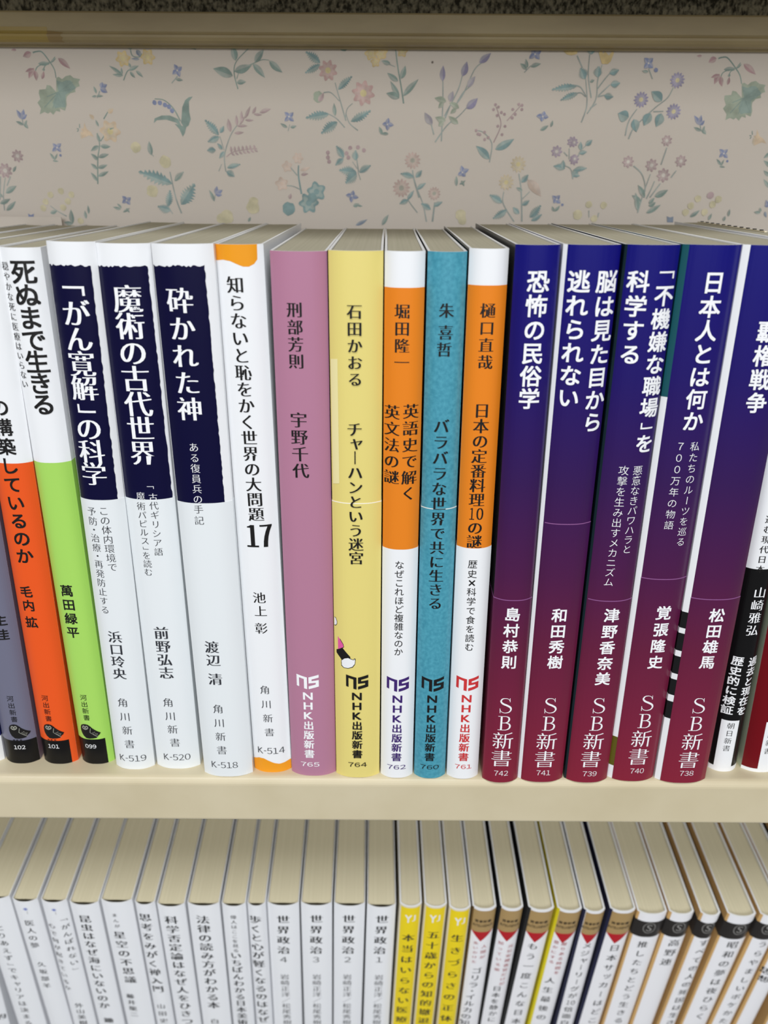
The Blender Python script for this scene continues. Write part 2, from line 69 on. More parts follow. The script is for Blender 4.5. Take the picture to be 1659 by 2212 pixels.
LOWER = [
 {'name':'lneg','loc':(-195.91,58.14,-267.63),'T':15.26,'h':177.03,'s':2,'lean':0.05306,'lines':[('title_lettering','的',4.93,83.43,4.92,83.36,4.92,'mh','ink3')],'base':'white2','left':'white2','right':'white2','label':'white paperback in the bottom left corner, mostly outside the frame','gap':1},
 {'name':'l00','loc':(-174.37,58.57,-268.51),'T':13.58,'h':176.43,'s':2,'lean':0.0156,'lines':[('title_lettering','とりあえず」でキャリアは決まる',-0.26,156.43,-0.59,79.81,4.26,'mm','ink3')],'base':'white2','left':'white2','right':'white2','label':'white paperback cut off at the left end of the lower shelf','gap':1},
 {'name':'l01','loc':(-159.58,58.85,-268.97),'T':10.64,'h':174.82,'s':2,'lean':0.00567,'lines':[('title_lettering','医人の夢',0.02,160.2,-0.48,143.75,4.28,'mm','ink3'),('author_lettering','久坂部羊',0.02,129.07,-0.4,112.03,4.05,'mm','ink3'),('star',0.1,170.04,1.99,2.21,'starblue')],'base':'white2','left':'white2','right':'white2','label':'white lower-shelf paperback with a blue star and a short four-character title','gap':1},
 {'name':'l02','loc':(-148.19,59.06,-269.31),'T':10.86,'h':174.6,'s':2,'lean':0.01028,'lines':[('title_lettering','「がんばれない」',2.91,161.86,2.74,125.54,3.72,'mm','ink3'),('title_lettering','心で何が起きているか',-3.06,157.69,-3.29,109.26,3.56,'mm','ink3'),('author_lettering','外山美樹',0.2,95.51,0.13,80.38,4.23,'mm','ink3'),('star',-0.01,169.77,1.99,2.21,'starblue')],'base':'white2','left':'white2','right':'white2','label':'white lower-shelf paperback with a blue star and two title columns','gap':1},
 {'name':'l03','loc':(-135.02,59.3,-269.71),'T':12.36,'h':173.25,'s':2,'lean':0.00729,'lines':[('title_lettering','昆虫はなぜ海にいないのか',-0.43,163.64,-0.75,95.73,5.47,'mh','ink3'),('author_lettering','鋤',-0.28,82.73,-0.27,82.64,4.71,'mh','ink3')],'base':'white2','left':'white2','right':'white2','label':'white lower-shelf paperback with a bold title, right beside the two blue-star books','gap':1},
 {'name':'l04','loc':(-120.52,59.57,-270.15),'T':13.29,'h':175.22,'s':2,'lean':0.00485,'lines':[('title_lettering','まんが',-1.36,166.6,-1.18,158.77,2.62,'mm','ink3'),('title_lettering','星空の不思議',-0.93,152.21,-0.17,117.7,5.65,'mh','ink3'),('author_lettering','藤井龍二',-1.77,103.79,-1.66,88.12,3.97,'mh','ink3')],'base':'white2','left':'white2','right':'white2','label':'white lower-shelf paperback with three small characters above its bold title, left of the slim one','gap':1},
 {'name':'l05','loc':(-108.47,59.79,-270.52),'T':8.55,'h':174.08,'s':2,'lean':0.00445,'lines':[('title_lettering','思考をみがく禅入門',-0.46,165.23,-0.28,109.93,5.63,'mh','ink3'),('author_lettering','山田史生',-0.15,95.52,0.1,76.49,4.25,'mm','ink3')],'base':'white2','left':'white2','right':'white2','label':'slim white lower-shelf paperback, sixth whole book from the left','gap':1},
 {'name':'l06','loc':(-96.87,60.01,-270.87),'T':11.88,'h':172.91,'s':2,'lean':0.00116,'lines':[('title_lettering','科学否定論はなぜ人をひきつ',-0.33,163.7,-0.04,82.54,5.96,'mh','ink3')],'base':'white2','left':'white2','right':'white2','label':'white lower-shelf paperback with a long bold title, seventh whole book from the left','gap':1},
 {'name':'l07','loc':(-83.13,60.26,-271.28),'T':13.71,'h':173.79,'s':2,'lean':0.00263,'lines':[('title_lettering','法律の読み方がわかる本',-0.6,164.31,-0.24,97.06,6.12,'mh','ink3'),('author_lettering','白',-0.59,82.79,-0.57,82.71,4.5,'mm','ink3')],'base':'white2','left':'white2','right':'white2','label':'thick white lower-shelf paperback, eighth whole book from the left','gap':1},
 {'name':'l08','loc':(-70.13,60.5,-271.68),'T':10.26,'h':173.8,'s':2,'lean':0.00287,'lines':[('title_lettering','偉人はここを見る',-0.2,166.45,-0.4,141.76,2.87,'mm','ink3'),('title_lettering','いちばんわかる日本美術',-0.61,137.72,-0.12,82.35,5.21,'mh','ink3')],'base':'white2','left':'white2','right':'white2','label':'slim white lower-shelf paperback with small lettering over a heavy title, second left of volume 4','gap':1},
 {'name':'l09','loc':(-59.69,60.69,-271.99),'T':7.76,'h':174.32,'s':2,'lean':-0.00084,'lines':[('title_lettering','歩くと心が軽くなるのはなぜ',-0.79,164.79,-0.18,84.62,5.75,'mh','ink3')],'base':'white2','left':'white2','right':'white2','label':'narrow white lower-shelf paperback immediately left of the book with volume number 4','gap':1},
 {'name':'v4','loc':(-47.99,60.91,-272.35),'T':13.61,'h':174.81,'s':2,'lean':-0.00175,'lines':[('title_lettering','世界政治',-0.04,165.28,-0.45,142.48,5.95,'mh','ink3'),('H','volume_lettering','4',-0.64,135.12,3.58,3.98,'ml','ink3'),('author_lettering','岩崎正洋／松尾秀樹',-0.49,121.4,-0.21,82.64,4.4,'ml','ink3')],'base':'white2','left':'white2','right':'white2','label':'white paperback with volume number 4 on the lower shelf','gap':1},
 {'name':'v3','loc':(-33.02,61.18,-272.8),'T':13.49,'h':175.15,'s':2,'lean':-0.00508,'lines':[('title_lettering','世界政治',0.03,165.95,-0.36,142.8,5.95,'mh','ink3'),('H','volume_lettering','3',-0.45,135.45,3.58,3.98,'ml','ink3'),('author_lettering','岩崎正洋／松尾秀樹',-0.17,121.72,-0.4,82.91,4.4,'ml','ink3')],'base':'white2','left':'white2','right':'white2','label':'white paperback with volume number 3 on the lower shelf','gap':1},
 {'name':'v2','loc':(-18.67,61.45,-273.23),'T':13.5,'h':175.15,'s':2,'lean':-0.00521,'lines':[('title_lettering','世界政治',-0.15,166.27,-0.29,143.12,5.96,'mh','ink3'),('H','volume_lettering','2',-0.38,135.76,3.59,3.98,'ml','ink3'),('author_lettering','岩崎正洋／松尾秀樹',-0.39,122.01,-0.29,83.19,4.41,'ml','ink3')],'base':'white2','left':'white2','right':'white2','label':'white paperback with volume number 2 on the lower shelf','gap':1},
 {'name':'v1','loc':(-4.22,61.71,-273.66),'T':12.53,'h':174.6,'s':2,'lean':-0.00857,'lines':[('title_lettering','世界政治',0.49,166.26,-0.02,143.18,5.96,'mh','ink3'),('H','volume_lettering','1',-0.04,135.99,3.59,3.99,'ml','ink3'),('author_lettering','岩崎正洋／松尾秀樹',0.23,121.93,0.19,83.46,4.41,'ml','ink3')],'base':'white2','left':'white2','right':'white2','label':'white paperback with volume number 1 on the lower shelf','gap':1},
 {'name':'y1','loc':(8.03,61.94,-274.04),'T':9.62,'h':175.44,'s':2,'lean':-0.0063,'patches':[([(-4.14,0),(4.14,0),(4.14,174.54),(-4.14,174.54)],'vividyellow')],'lines':[('yj',0.13,166.88,5.06,5.4,'white'),('title_lettering','本当はいらない医療',-0.09,153.04,-0.32,86.19,5.82,'mh','ink3')],'base':'cream','left':'cream','right':'cream','label':'bright yellow lower-shelf paperback, leftmost of the three yellow ones'},
 {'name':'y2','loc':(18.95,62.14,-274.37),'T':9.69,'h':175.37,'s':2,'lean':-0.00651,'patches':[([(-4.17,0),(4.17,0),(4.17,174.47),(-4.17,174.47)],'vividyellow')],'lines':[('yj',0.01,167.13,5.06,5.4,'white'),('title_lettering','五十歳からの知的撤退',0.04,155.33,-0.32,85.15,5.82,'mh','ink3')],'base':'cream','left':'cream','right':'cream','label':'bright yellow lower-shelf paperback, middle of the three yellow ones'},
 {'name':'y3','loc':(30.65,62.36,-274.71),'T':9.41,'h':173.65,'s':2,'lean':-0.01232,'patches':[([(-4.05,0),(4.05,0),(4.05,172.75),(-4.05,172.75)],'vividyellow')],'lines':[('yj',0.38,165.37,5.08,5.42,'white'),('title_lettering','生きづらさの正体',0.06,153.08,-0.56,87.42,5.83,'mh','ink3')],'base':'cream','left':'cream','right':'cream','label':'bright yellow lower-shelf paperback, rightmost of the three yellow ones'},
 {'name':'p0','loc':(41.19,62.55,-275.04),'T':10.38,'h':174.21,'s':2,'lean':-0.01194,'patches':[([(-4.54,158.01),(5.19,158.01),(5.19,173.21),(-4.54,173.21)],'tan'),([(-4.5423,158.01),(0,151.01),(5.0885,158.01)],'redmark')],'tanline':164.21,'wrap':0.65,'lines':[('subtitle_lettering','人間が',2.09,147.07,1.92,138.9,2.73,'mm','redtext'),('subtitle_lettering','失いかけた',-1.86,149.68,-1.56,135.34,2.31,'mm','redtext'),('title_lettering','ゴリラ・イルカの知',0.28,128.27,-1.88,83.66,5.07,'mm','ink3')],'base':'white3','left':'umber','right':'white3','label':'tan-topped white paperback with a red wedge, right beside the yellow books on the lower shelf'},
 {'name':'p1','loc':(51.5,62.74,-275.36),'T':9.87,'h':174.48,'s':2,'lean':-0.00216,'patches':[([(-4.59,158.28),(4.94,158.28),(4.94,173.48),(-4.59,173.48)],'tan'),([(-4.5868,158.28),(0,151.28),(4.838,158.28)],'redmark')],'tanline':164.48,'wrap':0.35,'lines':[('subtitle_lettering','元公安捜査官だけが',2.28,147.57,1.5,117.84,2.77,'mm','redtext'),('subtitle_lettering','知っている術',-2.35,149.67,-1.92,129.15,2.53,'mm','redtext'),('title_lettering','日本を静かに',-0.3,113.76,-0.11,87.04,4.44,'mm','ink3')],'base':'white3','left':'black2','right':'white3','label':'tan-topped white paperback with two long red text columns, second from the yellow books'},
 {'name':'p2','loc':(62.13,62.94,-275.66),'T':11.3,'h':173.95,'s':2,'lean':0.01103,'patches':[([(-4.6,157.75),(5.65,157.75),(5.65,172.95),(-4.6,172.95)],'tan'),([(-4.6019,157.75),(0,150.75),(5.5389,157.75)],'redmark')],'tanline':163.95,'wrap':1.05,'lines':[('title_lettering','もう一度こんな日本',-0.3,147.87,0.36,85.8,5.22,'mm','ink3')],'base':'white3','left':'black2','right':'white3','label':'tan-topped white paperback with a red wedge, third from the yellow books on the lower shelf'},
 {'name':'p3','loc':(75.04,63.18,-276.06),'T':10.83,'h':173.74,'s':2,'lean':0.00883,'patches':[([(-4.36,157.54),(5.41,157.54),(5.41,172.74),(-4.36,172.74)],'tan'),([(-4.3627,157.54),(0,150.54),(5.3045,157.54)],'redmark')],'tanline':163.74,'wrap':1.05,'lines':[('subtitle_lettering','限りある時間を',1.01,149.92,1.01,127.45,2.75,'mm','redtext'),('subtitle_lettering','豊かにする',-2.58,150.78,-2.59,135.7,2.52,'mm','redtext'),('title_lettering','人生最後の',-0.96,121.01,-0.6,89.55,5.09,'mm','ink3')],'base':'white3','left':'acid','right':'white3','label':'tan-topped white paperback with a bright yellow side on the lower shelf'},
 {'name':'p4','loc':(88.41,63.42,-276.47),'T':9.42,'h':173.33,'s':2,'lean':-0.00492,'patches':[([(-3.66,157.13),(4.71,157.13),(4.71,172.33),(-3.66,172.33)],'tan'),([(-3.6602,157.13),(0,150.13),(4.616,157.13)],'redmark')],'tanline':163.33,'wrap':1.05,'lines':[('title_lettering','メジャーリーグが⑩倍面白',0.31,148.91,-0.54,84.84,4.57,'mm','ink3')],'base':'white3','left':'night','right':'white3','label':'tan-topped white paperback with a red wedge, second from the black-banded books'},
 {'name':'p5','loc':(99.7,63.63,-276.81),'T':11.35,'h':173.94,'s':2,'lean':0.00174,'patches':[([(-4.63,157.74),(5.68,157.74),(5.68,172.94),(-4.63,172.94)],'tan'),([(-4.627,157.74),(0,150.74),(5.5634,157.74)],'redmark')],'tanline':163.94,'wrap':1.05,'lines':[('title_lettering','日本サッカーはどこ',0.77,147.37,1.04,87.19,5.23,'mm','ink3')],'base':'white3','left':'night','right':'white3','label':'tan-topped white paperback beside the first black-banded book on the lower shelf'},
 {'name':'q0','loc':(113.89,63.89,-277.24),'T':13.13,'h':172.25,'s':2,'lean':-0.00296,'patches':[([(-6.56,155.95),(6.56,155.95),(6.56,167.05),(-6.56,167.05)],'softblack')],'lsides':[(155.95,167.05,'softblack')],'wrap':0.95,'lines':[('ring',-0.02,162.72,5.54,6.16,'ringgrey'),('title_lettering','推したちとどう生きる',-0.48,150.38,0.01,87.48,5,'mm','ink3')],'base':'white3','left':'kraft','right':'white3','label':'black-banded white paperback, leftmost of those with a ringed S on the lower shelf'},
 {'name':'q1','loc':(126.81,64.13,-277.63),'T':11.08,'h':172.54,'s':2,'lean':-0.00305,'patches':[([(-5.54,156.24),(5.54,156.24),(5.54,167.34),(-5.54,167.34)],'softblack')],'lsides':[(156.24,167.34,'softblack')],'wrap':0.95,'lines':[('ring',0.35,163.19,5.54,6.16,'ringgrey'),('title_lettering','高野連',0.68,151.74,0.14,136.99,5.48,'mm','ink3')],'base':'white3','left':'kraft','right':'white3','label':'black-banded white paperback with a three-character title on the lower shelf'},
 {'name':'q2','loc':(138.72,64.35,-277.99),'T':8.87,'h':171.84,'s':2,'lean':0.00372,'patches':[([(-4.44,155.54),(4.44,155.54),(4.44,166.64),(-4.44,166.64)],'softblack')],'lsides':[(155.54,166.64,'softblack')],'wrap':0.95,'lines':[('ring',0.54,163.14,5.55,6.17,'ringgrey'),('title_lettering','すべての人の死因は生き',1.2,151.94,0.62,85.94,4.79,'mm','ink3')],'base':'white3','left':'kraft','right':'white3','label':'slim black-banded white paperback, third of those with a ringed S on the lower shelf'},
 {'name':'q3','loc':(152,64.6,-278.39),'T':12.82,'h':171.49,'s':2,'lean':0.0081,'patches':[([(-6.41,155.19),(6.41,155.19),(6.41,166.29),(-6.41,166.29)],'softblack')],'lsides':[(155.19,166.29,'softblack')],'wrap':0.95,'lines':[('ring',0.79,162.43,5.56,6.18,'ringgrey'),('title_lettering','昭和の夢は夜ひらく',0.65,150.92,0.25,91.89,5.44,'mm','ink3')],'base':'white3','left':'kraft','right':'white3','label':'thick black-banded white paperback, fourth of those with a ringed S on the lower shelf'},
 {'name':'q4','loc':(164.78,64.83,-278.76),'T':10.79,'h':171.46,'s':2,'lean':0.01307,'patches':[([(-5.39,155.16),(5.39,155.16),(5.39,166.26),(-5.39,166.26)],'softblack')],'lsides':[(155.16,166.26,'softblack')],'wrap':0.95,'lines':[('ring',-0.04,163.07,5.56,6.18,'ringgrey'),('title_lettering','うらやましいボケかた',0.64,151.71,-0.26,87.96,4.8,'mm','ink3')],'base':'white3','left':'kraft','right':'white3','label':'black-banded white paperback, rightmost of those with a ringed S on the lower shelf'},
 {'name':'q5','loc':(176.94,65.06,-279.14),'T':9.39,'h':170.71,'s':2,'lean':0.00741,'patches':[([(-4.69,154.41),(4.69,154.41),(4.69,165.51),(-4.69,165.51)],'softblack')],'lsides':[(154.41,165.51,'softblack')],'wrap':0.95,'lines':[('title_lettering','思想',-2.43,129.96,-1.88,123.84,5.2,'mh','ink3')],'base':'white3','left':'kraft','right':'white3','label':'white paperback cut off at the right end of the lower shelf'},
 {'name':'q6','loc':(194.3,65.38,-279.67),'T':11.73,'h':170.38,'s':2,'lean':-0.00334,'patches':[([(-5.86,154.08),(5.86,154.08),(5.86,165.18),(-5.86,165.18)],'softblack')],'lsides':[(154.08,165.18,'softblack')],'wrap':0.95,'lines':[],'base':'white3','left':'kraft','right':'white3','label':'white paperback with a brown side in the bottom right corner, mostly outside the frame'},
]
LOW_M = [[0.99937,-0.01401,0.03251],[0.01844,0.98996,-0.14017],[-0.03022,0.14069,0.98959]]
LOW_O = [-12.88,36.85,-99.56]
FLOWERS = [
 ('S',0.52,'gr',[(-130.38,232.2),(-129.03,232.59),(-126.9,232.41),(-124.4,229.01),(-123.22,226.73),(-123.06,224.04)]),
 ('S',0.39,'gr',[(-124.4,229.01),(-122.39,230.92)]),
 ('S',0.39,'gr',[(-130.51,225.92),(-129.12,227.84),(-124.59,229.2)]),
 ('S',0.39,'gr',[(-127.38,226.51),(-126.49,228.05),(-124.89,228.63)]),
 ('L',-131.01,232.31,-134.25,230.93,2.15,'pk'),
 ('L',-121.36,230.55,-117.32,227.07,2.07,'pk'),
 ('L',-130.73,227.26,-133.24,223.79,1.95,'pk'),
 ('L',-130.42,226.49,-130.44,223.03,1.73,'pk'),
 ('L',-130.79,226.88,-134.19,225.97,1.3,'pk'),
 ('L',-128.35,223.62,-127.23,226.32,1.22,'pk'),
 ('L',-136.27,233.04,-138.21,233.02,0.86,'pk'),
 ('L',-128.99,228.68,-124.31,229.01,1.38,'gr'),
 ('L',-124.4,229.01,-122.01,230.55,0.78,'gr'),
 ('L',-127.19,226.32,-127.26,227.28,1.04,'gr'),
 ('P',[(-122.97,224.04),(-122.04,224.43),(-120.85,223.67),(-119.4,224.64),(-117.61,225.03),(-116.44,224.08),(-114.1,223.71),(-114.88,222.74),(-114.63,221.38),(-116.46,220.79),(-116.43,219.42),(-118.46,219.02),(-119.94,217.84),(-120.33,216.66),(-120.33,215.09),(-121.28,213.1),(-123.15,213.88),(-123.1,212.7),(-124.59,213.08),(-125.9,211.69),(-126.86,212.67),(-127.83,212.07),(-129.07,212.66),(-130.96,211.85),(-130.21,213.84),(-131.22,215.81),(-129.94,217),(-130.29,218.95),(-129.89,220.12),(-127.45,220.33),(-126.81,221.7),(-125.53,221.51),(-123.66,219.38)],'gl'),
 ('P',[(-122.78,219.39),(-123.09,223.27),(-120.99,222.7),(-119.6,223.29),(-117.85,223.3),(-116.02,220.79),(-118.4,219.41),(-120.29,218.42),(-120.89,214.29),(-123.09,214.28),(-124.91,213.87),(-125.5,215.84),(-124.33,217.81)],'tl2'),
 ('S',0.35,'gr',[(-122.78,219.39),(-117.06,222.72)]),
 ('S',0.35,'gr',[(-122.78,219.39),(-116.49,220.59)]),
 ('S',0.35,'gr',[(-122.78,219.39),(-121.46,214.88)]),
 ('S',0.35,'gr',[(-122.78,219.39),(-125.8,213.87)]),
 ('S',0.35,'gr',[(-122.78,219.39),(-127.4,217.79)]),
 ('S',0.35,'gr',[(-122.78,219.39),(-128.82,214.24)]),
 ('S',0.52,'gr',[(121.49,231.8),(122.71,232.18),(124.89,232.01),(128.49,228.61),(130.4,226.32),(131.43,223.63)]),
 ('S',0.39,'gr',[(128.49,228.61),(129.89,230.52)]),
 ('S',0.39,'gr',[(123.38,225.51),(124.15,227.43),(128.24,228.8)]),
 ('S',0.39,'gr',[(126.32,226.1),(126.71,227.64),(128.12,228.22)]),
 ('L',120.82,231.91,118.03,230.52,2.15,'pk'),
 ('L',131.03,230.15,136.19,226.66,2.07,'pk'),
 ('L',122.73,226.85,121.34,223.38,1.95,'pk'),
 ('L',123.29,226.09,124.38,222.62,1.73,'pk'),
 ('L',122.79,226.47,119.68,225.57,1.3,'pk'),
 ('L',126.28,223.21,126.52,225.91,1.22,'pk'),
 ('L',115.33,232.63,113.4,232.62,0.86,'pk'),
 ('L',124.01,228.27,128.58,228.61,1.38,'gr'),
 ('L',128.49,228.61,130.38,230.14,0.78,'gr'),
 ('L',126.57,225.91,126.19,226.87,1.04,'gr'),
 ('P',[(131.52,223.63),(132.32,224.02),(133.76,223.26),(134.89,224.23),(136.56,224.63),(138.04,223.67),(140.5,223.3),(140.02,222.33),(140.71,220.97),(139.07,220.38),(139.54,219.01),(137.65,218.61),(136.55,217.43),(136.54,216.25),(137.04,214.67),(136.73,212.69),(134.61,213.47),(135.04,212.28),(133.43,212.67),(132.57,211.27),(131.29,212.26),(130.51,211.65),(129.09,212.24),(127.46,211.44),(127.57,213.43),(125.92,215.39),(126.82,216.58),(125.84,218.54),(125.86,219.71),(128.23,219.92),(128.44,221.29),(129.78,221.1),(132.33,218.97)],'gl'),
 ('P',[(133.21,218.97),(131.65,222.86),(133.93,222.29),(135.13,222.88),(136.87,222.89),(139.51,220.38),(137.58,219),(136,218.01),(136.74,213.88),(134.54,213.86),(132.85,213.46),(131.63,215.43),(132.17,217.4)],'tl2'),
 ('S',0.35,'gr',[(133.21,218.97),(137.85,222.31)]),
 ('S',0.35,'gr',[(133.21,218.97),(139.11,220.18)]),
 ('S',0.35,'gr',[(133.21,218.97),(135.98,214.47)]),
 ('S',0.35,'gr',[(133.21,218.97),(131.97,213.45)]),
 ('S',0.35,'gr',[(133.21,218.97),(129.1,217.38)]),
 ('S',0.35,'gr',[(133.21,218.97),(128.82,213.83)]),
 ('S',0.5,'gr',[(-112.2,187.6),(-111.04,196.58),(-109.74,201.51),(-110.11,205.57)]),
 ('S',0.4,'gr',[(-109.23,202.74),(-107.29,204.98)]),
 ('L',-109.64,202.33,-110.34,205.57,1.25,'gr'),
 ('L',-109.57,201.1,-105.56,200.92,1.61,'gr'),
 ('L',-110.02,201.1,-113.4,199.24,1.52,'gr'),
 ('L',-110.75,197.07,-106.56,198.25,1.53,'gr'),
 ('L',-110.9,195.96,-113.5,198.42,1.44,'gr'),
 ('L',-111.46,193.34,-107.56,194.53,1.45,'gr'),
 ('L',-111.75,192.84,-113.97,194.9,1.36,'gr'),
 ('L',-111.83,190.42,-107.39,192.24,1.45,'gr'),
 ('L',-112.29,188.65,-114.38,191.78,1.36,'gr'),
 ('P',[(-111.62,204.26),(-113.34,204.74),(-116.63,203.5),(-115.63,205.94),(-116.16,206.94),(-115.16,207.15),(-114.53,209.16),(-113.94,206.96),(-112.51,205.96)],'pe'),
 ('L',-116.16,203.71,-116.24,206.34,1.34,'pe'),
 ('S',0.36,'gr',[(-116.96,206.94),(-117.7,207.05)]),
 ('S',0.36,'gr',[(-116.55,207.34),(-116.46,208.67)]),
 ('S',0.36,'gr',[(-117.09,206.66),(-117.64,205.93)]),
 ('F',-105.14,206.2,4.09,6,'pe','yc'),
 ('L',-110.85,210.18,-112.3,211.97,1.51,'pe'),
 ('L',-105.32,212.6,-102.96,213.93,1.68,'pe'),
 ('S',0.44,'gr',[(-107.06,210.4),(-105.21,212.8)]),
 ('L',-109.3,207.79,-110.18,210.19,0.89,'gr'),
 ('S',0.31,'gr',[(-105.06,206.81),(-104.99,207.41)]),
 ('S',0.31,'gr',[(-105.06,206.81),(-104.32,207.42)]),
 ('S',0.31,'gr',[(-105.06,206.81),(-103.66,207.42)]),
 ('S',0.5,'gr',[(149.11,186.73),(147.42,195.73),(147.17,200.67),(145.51,204.74)]),
 ('S',0.4,'gr',[(147.29,201.9),(148.52,204.15)]),
 ('L',147.01,201.49,145.29,204.73,1.25,'gr'),
 ('L',147.47,200.26,151.53,200.08,1.61,'gr'),
 ('L',147.02,200.26,144.23,198.4,1.52,'gr'),
 ('L',147.55,196.23,151.38,197.41,1.53,'gr'),
 ('L',147.76,195.11,144.38,197.57,1.44,'gr'),
 ('L',148.03,192.49,151.55,193.68,1.45,'gr'),
 ('L',147.9,191.99,145.03,194.05,1.36,'gr'),
 ('L',148.58,189.56,152.45,191.39,1.45,'gr'),
 ('L',148.69,187.79,145.61,190.93,1.36,'gr'),
 ('P',[(144.42,203.43),(142.54,203.91),(139.65,202.67),(139.88,205.11),(139.03,206.11),(139.97,206.32),(139.96,208.33),(141.25,206.13),(142.99,205.12)],'pe'),
 ('L',140.06,202.87,139.14,205.51,1.34,'pe'),
 ('S',0.36,'gr',[(138.23,206.11),(137.45,206.22)]),
 ('S',0.36,'gr',[(138.51,206.51),(138.18,207.84)]),
 ('S',0.36,'gr',[(138.19,205.82),(137.87,205.09)]),
 ('L',-138.09,210.14,-139.54,213.39,1.55,'bl'),
 ('L',-138.09,210.14,-136.77,213.6,1.59,'bl'),
 ('L',-138.08,210.22,-135.84,211.74,1.51,'bl'),
 ('S',0.4,'gs',[(-137.86,210.22),(-137.77,208.02)]),
 ('L',-137.75,208.14,-140.43,209.4,1.15,'gr'),
 ('L',-137.45,208.62,-136.08,206.94,1.33,'gr'),
 ('L',-137.24,208.02,-136.13,209.91,0.89,'gr'),
 ('L',117.95,209.7,115.46,212.96,1.55,'bl'),
 ('L',117.95,209.7,118.16,213.17,1.59,'bl'),
 ('L',117.94,209.78,119.69,211.31,1.51,'bl'),
 ('S',0.4,'gs',[(118.16,209.78),(118.94,207.58)]),
 ('L',118.92,207.7,115.85,208.97,1.15,'gr'),
 ('L',119.07,208.18,120.98,206.51,1.33,'gr'),
 ('L',119.48,207.58,119.98,209.47,0.89,'gr'),
 ('L',-126.15,200.39,-127.59,201.89,1.43,'bl'),
 ('L',-126.15,200.39,-124.36,201.91,1.43,'bl'),
 ('L',-126.15,200.39,-128.15,199.02,1.43,'bl'),
 ('L',-126.15,200.39,-124.8,198.88,1.43,'bl'),
 ('B',-126.15,200.39,0.31,'wh'),
 ('L',-127.89,196.27,-129.21,198.53,0.99,'gr'),
 ('L',-127.92,196.06,-126.32,198.34,0.81,'gr'),
 ('L',-128.49,195.85,-126.28,195.57,0.72,'gr'),
 ('B',-125.2,197.73,0.49,'bl'),
 ('L',128.75,199.91,126.84,201.41,1.43,'bl'),
 ('L',128.75,199.91,130.06,201.43,1.43,'bl'),
 ('L',128.75,199.91,127.18,198.54,1.43,'bl'),
 ('L',128.75,199.91,130.57,198.4,1.43,'bl'),
 ('B',128.75,199.91,0.31,'wh'),
 ('L',128.3,195.78,126.27,198.04,0.99,'gr'),
 ('L',128.34,195.57,129.22,197.85,0.81,'gr'),
 ('L',127.83,195.36,130.13,195.09,0.72,'gr'),
 ('B',130.54,197.24,0.49,'bl'),
 ('F',-97.42,230.5,2.85,6,'ye','yc'),
 ('F',-88.29,231.12,2.85,6,'ye','yc'),
 ('S',0.39,'gr',[(-94.42,234.11),(-93.85,231.47),(-91.31,231.11),(-90.32,232.25)]),
 ('S',0.39,'gr',[(-98.02,223.42),(-96.15,226.51),(-93.43,227.48)]),
 ('L',-98.06,224.96,-102.88,228.19,1.3,'gr'),
 ('L',-98.06,224.96,-101.93,225.32,1.09,'gr'),
 ('L',-98.36,225.34,-98.4,227.64,0.87,'gr'),
 ('L',-95.69,226.7,-91.83,228.25,1.3,'gr'),
 ('L',-95.3,226.32,-93.58,224.21,1.13,'gr'),
 ('L',-93.1,226.6,-90.64,224.42,1.13,'gr'),
 ('L',-93.58,233.92,-95.89,234.4,1.29,'gr'),
 ('L',-94.93,227.66,-95.49,229.18,0.95,'gr'),
 ('L',-92.14,233.37,-90.88,231.11,1.72,'bs'),
 ('L',-91.39,230.35,-94.39,230.52,0.86,'bs'),
 ('L',-77.81,226.81,-78.8,228.82,1.56,'bl'),
 ('L',-77.81,226.81,-75.97,228,1.56,'bl'),
 ('L',-77.81,226.81,-79.67,225.45,1.56,'bl'),
 ('L',-77.81,226.81,-77.01,224.62,1.56,'bl'),
 ('B',-77.81,226.81,0.3,'wh'),
 ('S',0.39,'gs',[(-77.86,224.89),(-80.25,222.56)]),
 ('L',-78.6,223.84,-75.93,223.55,1.13,'gr'),
 ('L',-107.03,221.04,-104.29,222.02,1.75,'bl'),
 ('L',-107.08,220.65,-104.5,219.3,1.92,'bl'),
 ('L',-106.75,220.85,-105.94,222.79,1.49,'bl'),
 ('S',0.39,'gs',[(-108.58,217.52),(-107.31,219.87)]),
 ('L',-108.72,218.14,-106.22,218.16,0.88,'gr'),
 ('L',-108.72,218.14,-110.59,217.9,0.79,'gr'),
 ('L',-108.74,219,-109.48,221.41,0.96,'gr'),
 ('S',0.44,'gr',[(-78.12,209.78),(-80.37,214.14),(-83.63,216.88),(-87.1,217.33)]),
 ('B',-87.32,216.07,0.83,'bl'),
 ('B',-85.26,216.01,0.83,'bl'),
 ('B',-83.43,215.31,0.84,'bl'),
 ('B',-82,214.69,0.84,'bl'),
 ('B',-80.98,213.35,0.84,'bl'),
 ('P',[(-77.93,209.38),(-77.54,211.38),(-77.03,214.56),(-75.73,216.93),(-74.32,217.92),(-72.77,218.2),(-74.35,216.54),(-74.52,212.99),(-74.15,210.6),(-75.14,208.4),(-76.78,207.38)],'gr'),
 ('P',[(-77.45,207.38),(-79.93,209.37),(-83.38,210.35),(-86.95,210.13),(-88.29,209.12),(-87.77,210.72),(-85.02,211.73),(-81.92,211.75),(-78.93,210.58)],'tl2'),
 ('P',[(-77.7,204.55),(-78.8,207.17),(-80.41,208.97),(-77.38,208.18),(-76.06,207.99),(-76.79,205.77)],'gr'),
 ('B',-95.96,200.7,2.02,'py'),
 ('B',-85.24,195.7,2.34,'py'),
 ('B',-91.27,185.19,2.37,'py'),
 ('L',-90.33,197.94,-90.71,202.93,1.98,'gr'),
 ('S',0.6,'gs',[(-80.58,177.11),(-82.35,182.9),(-83.77,192.18)]),
 ('S',0.27,'gs',[(-90.15,198.36),(-89.47,197.54)]),
 ('J',-83.27,187.78,-96,192.1,4.55,'tl'),
 ('J',-82.26,188.84,-78.42,192.21,2.18,'gr'),
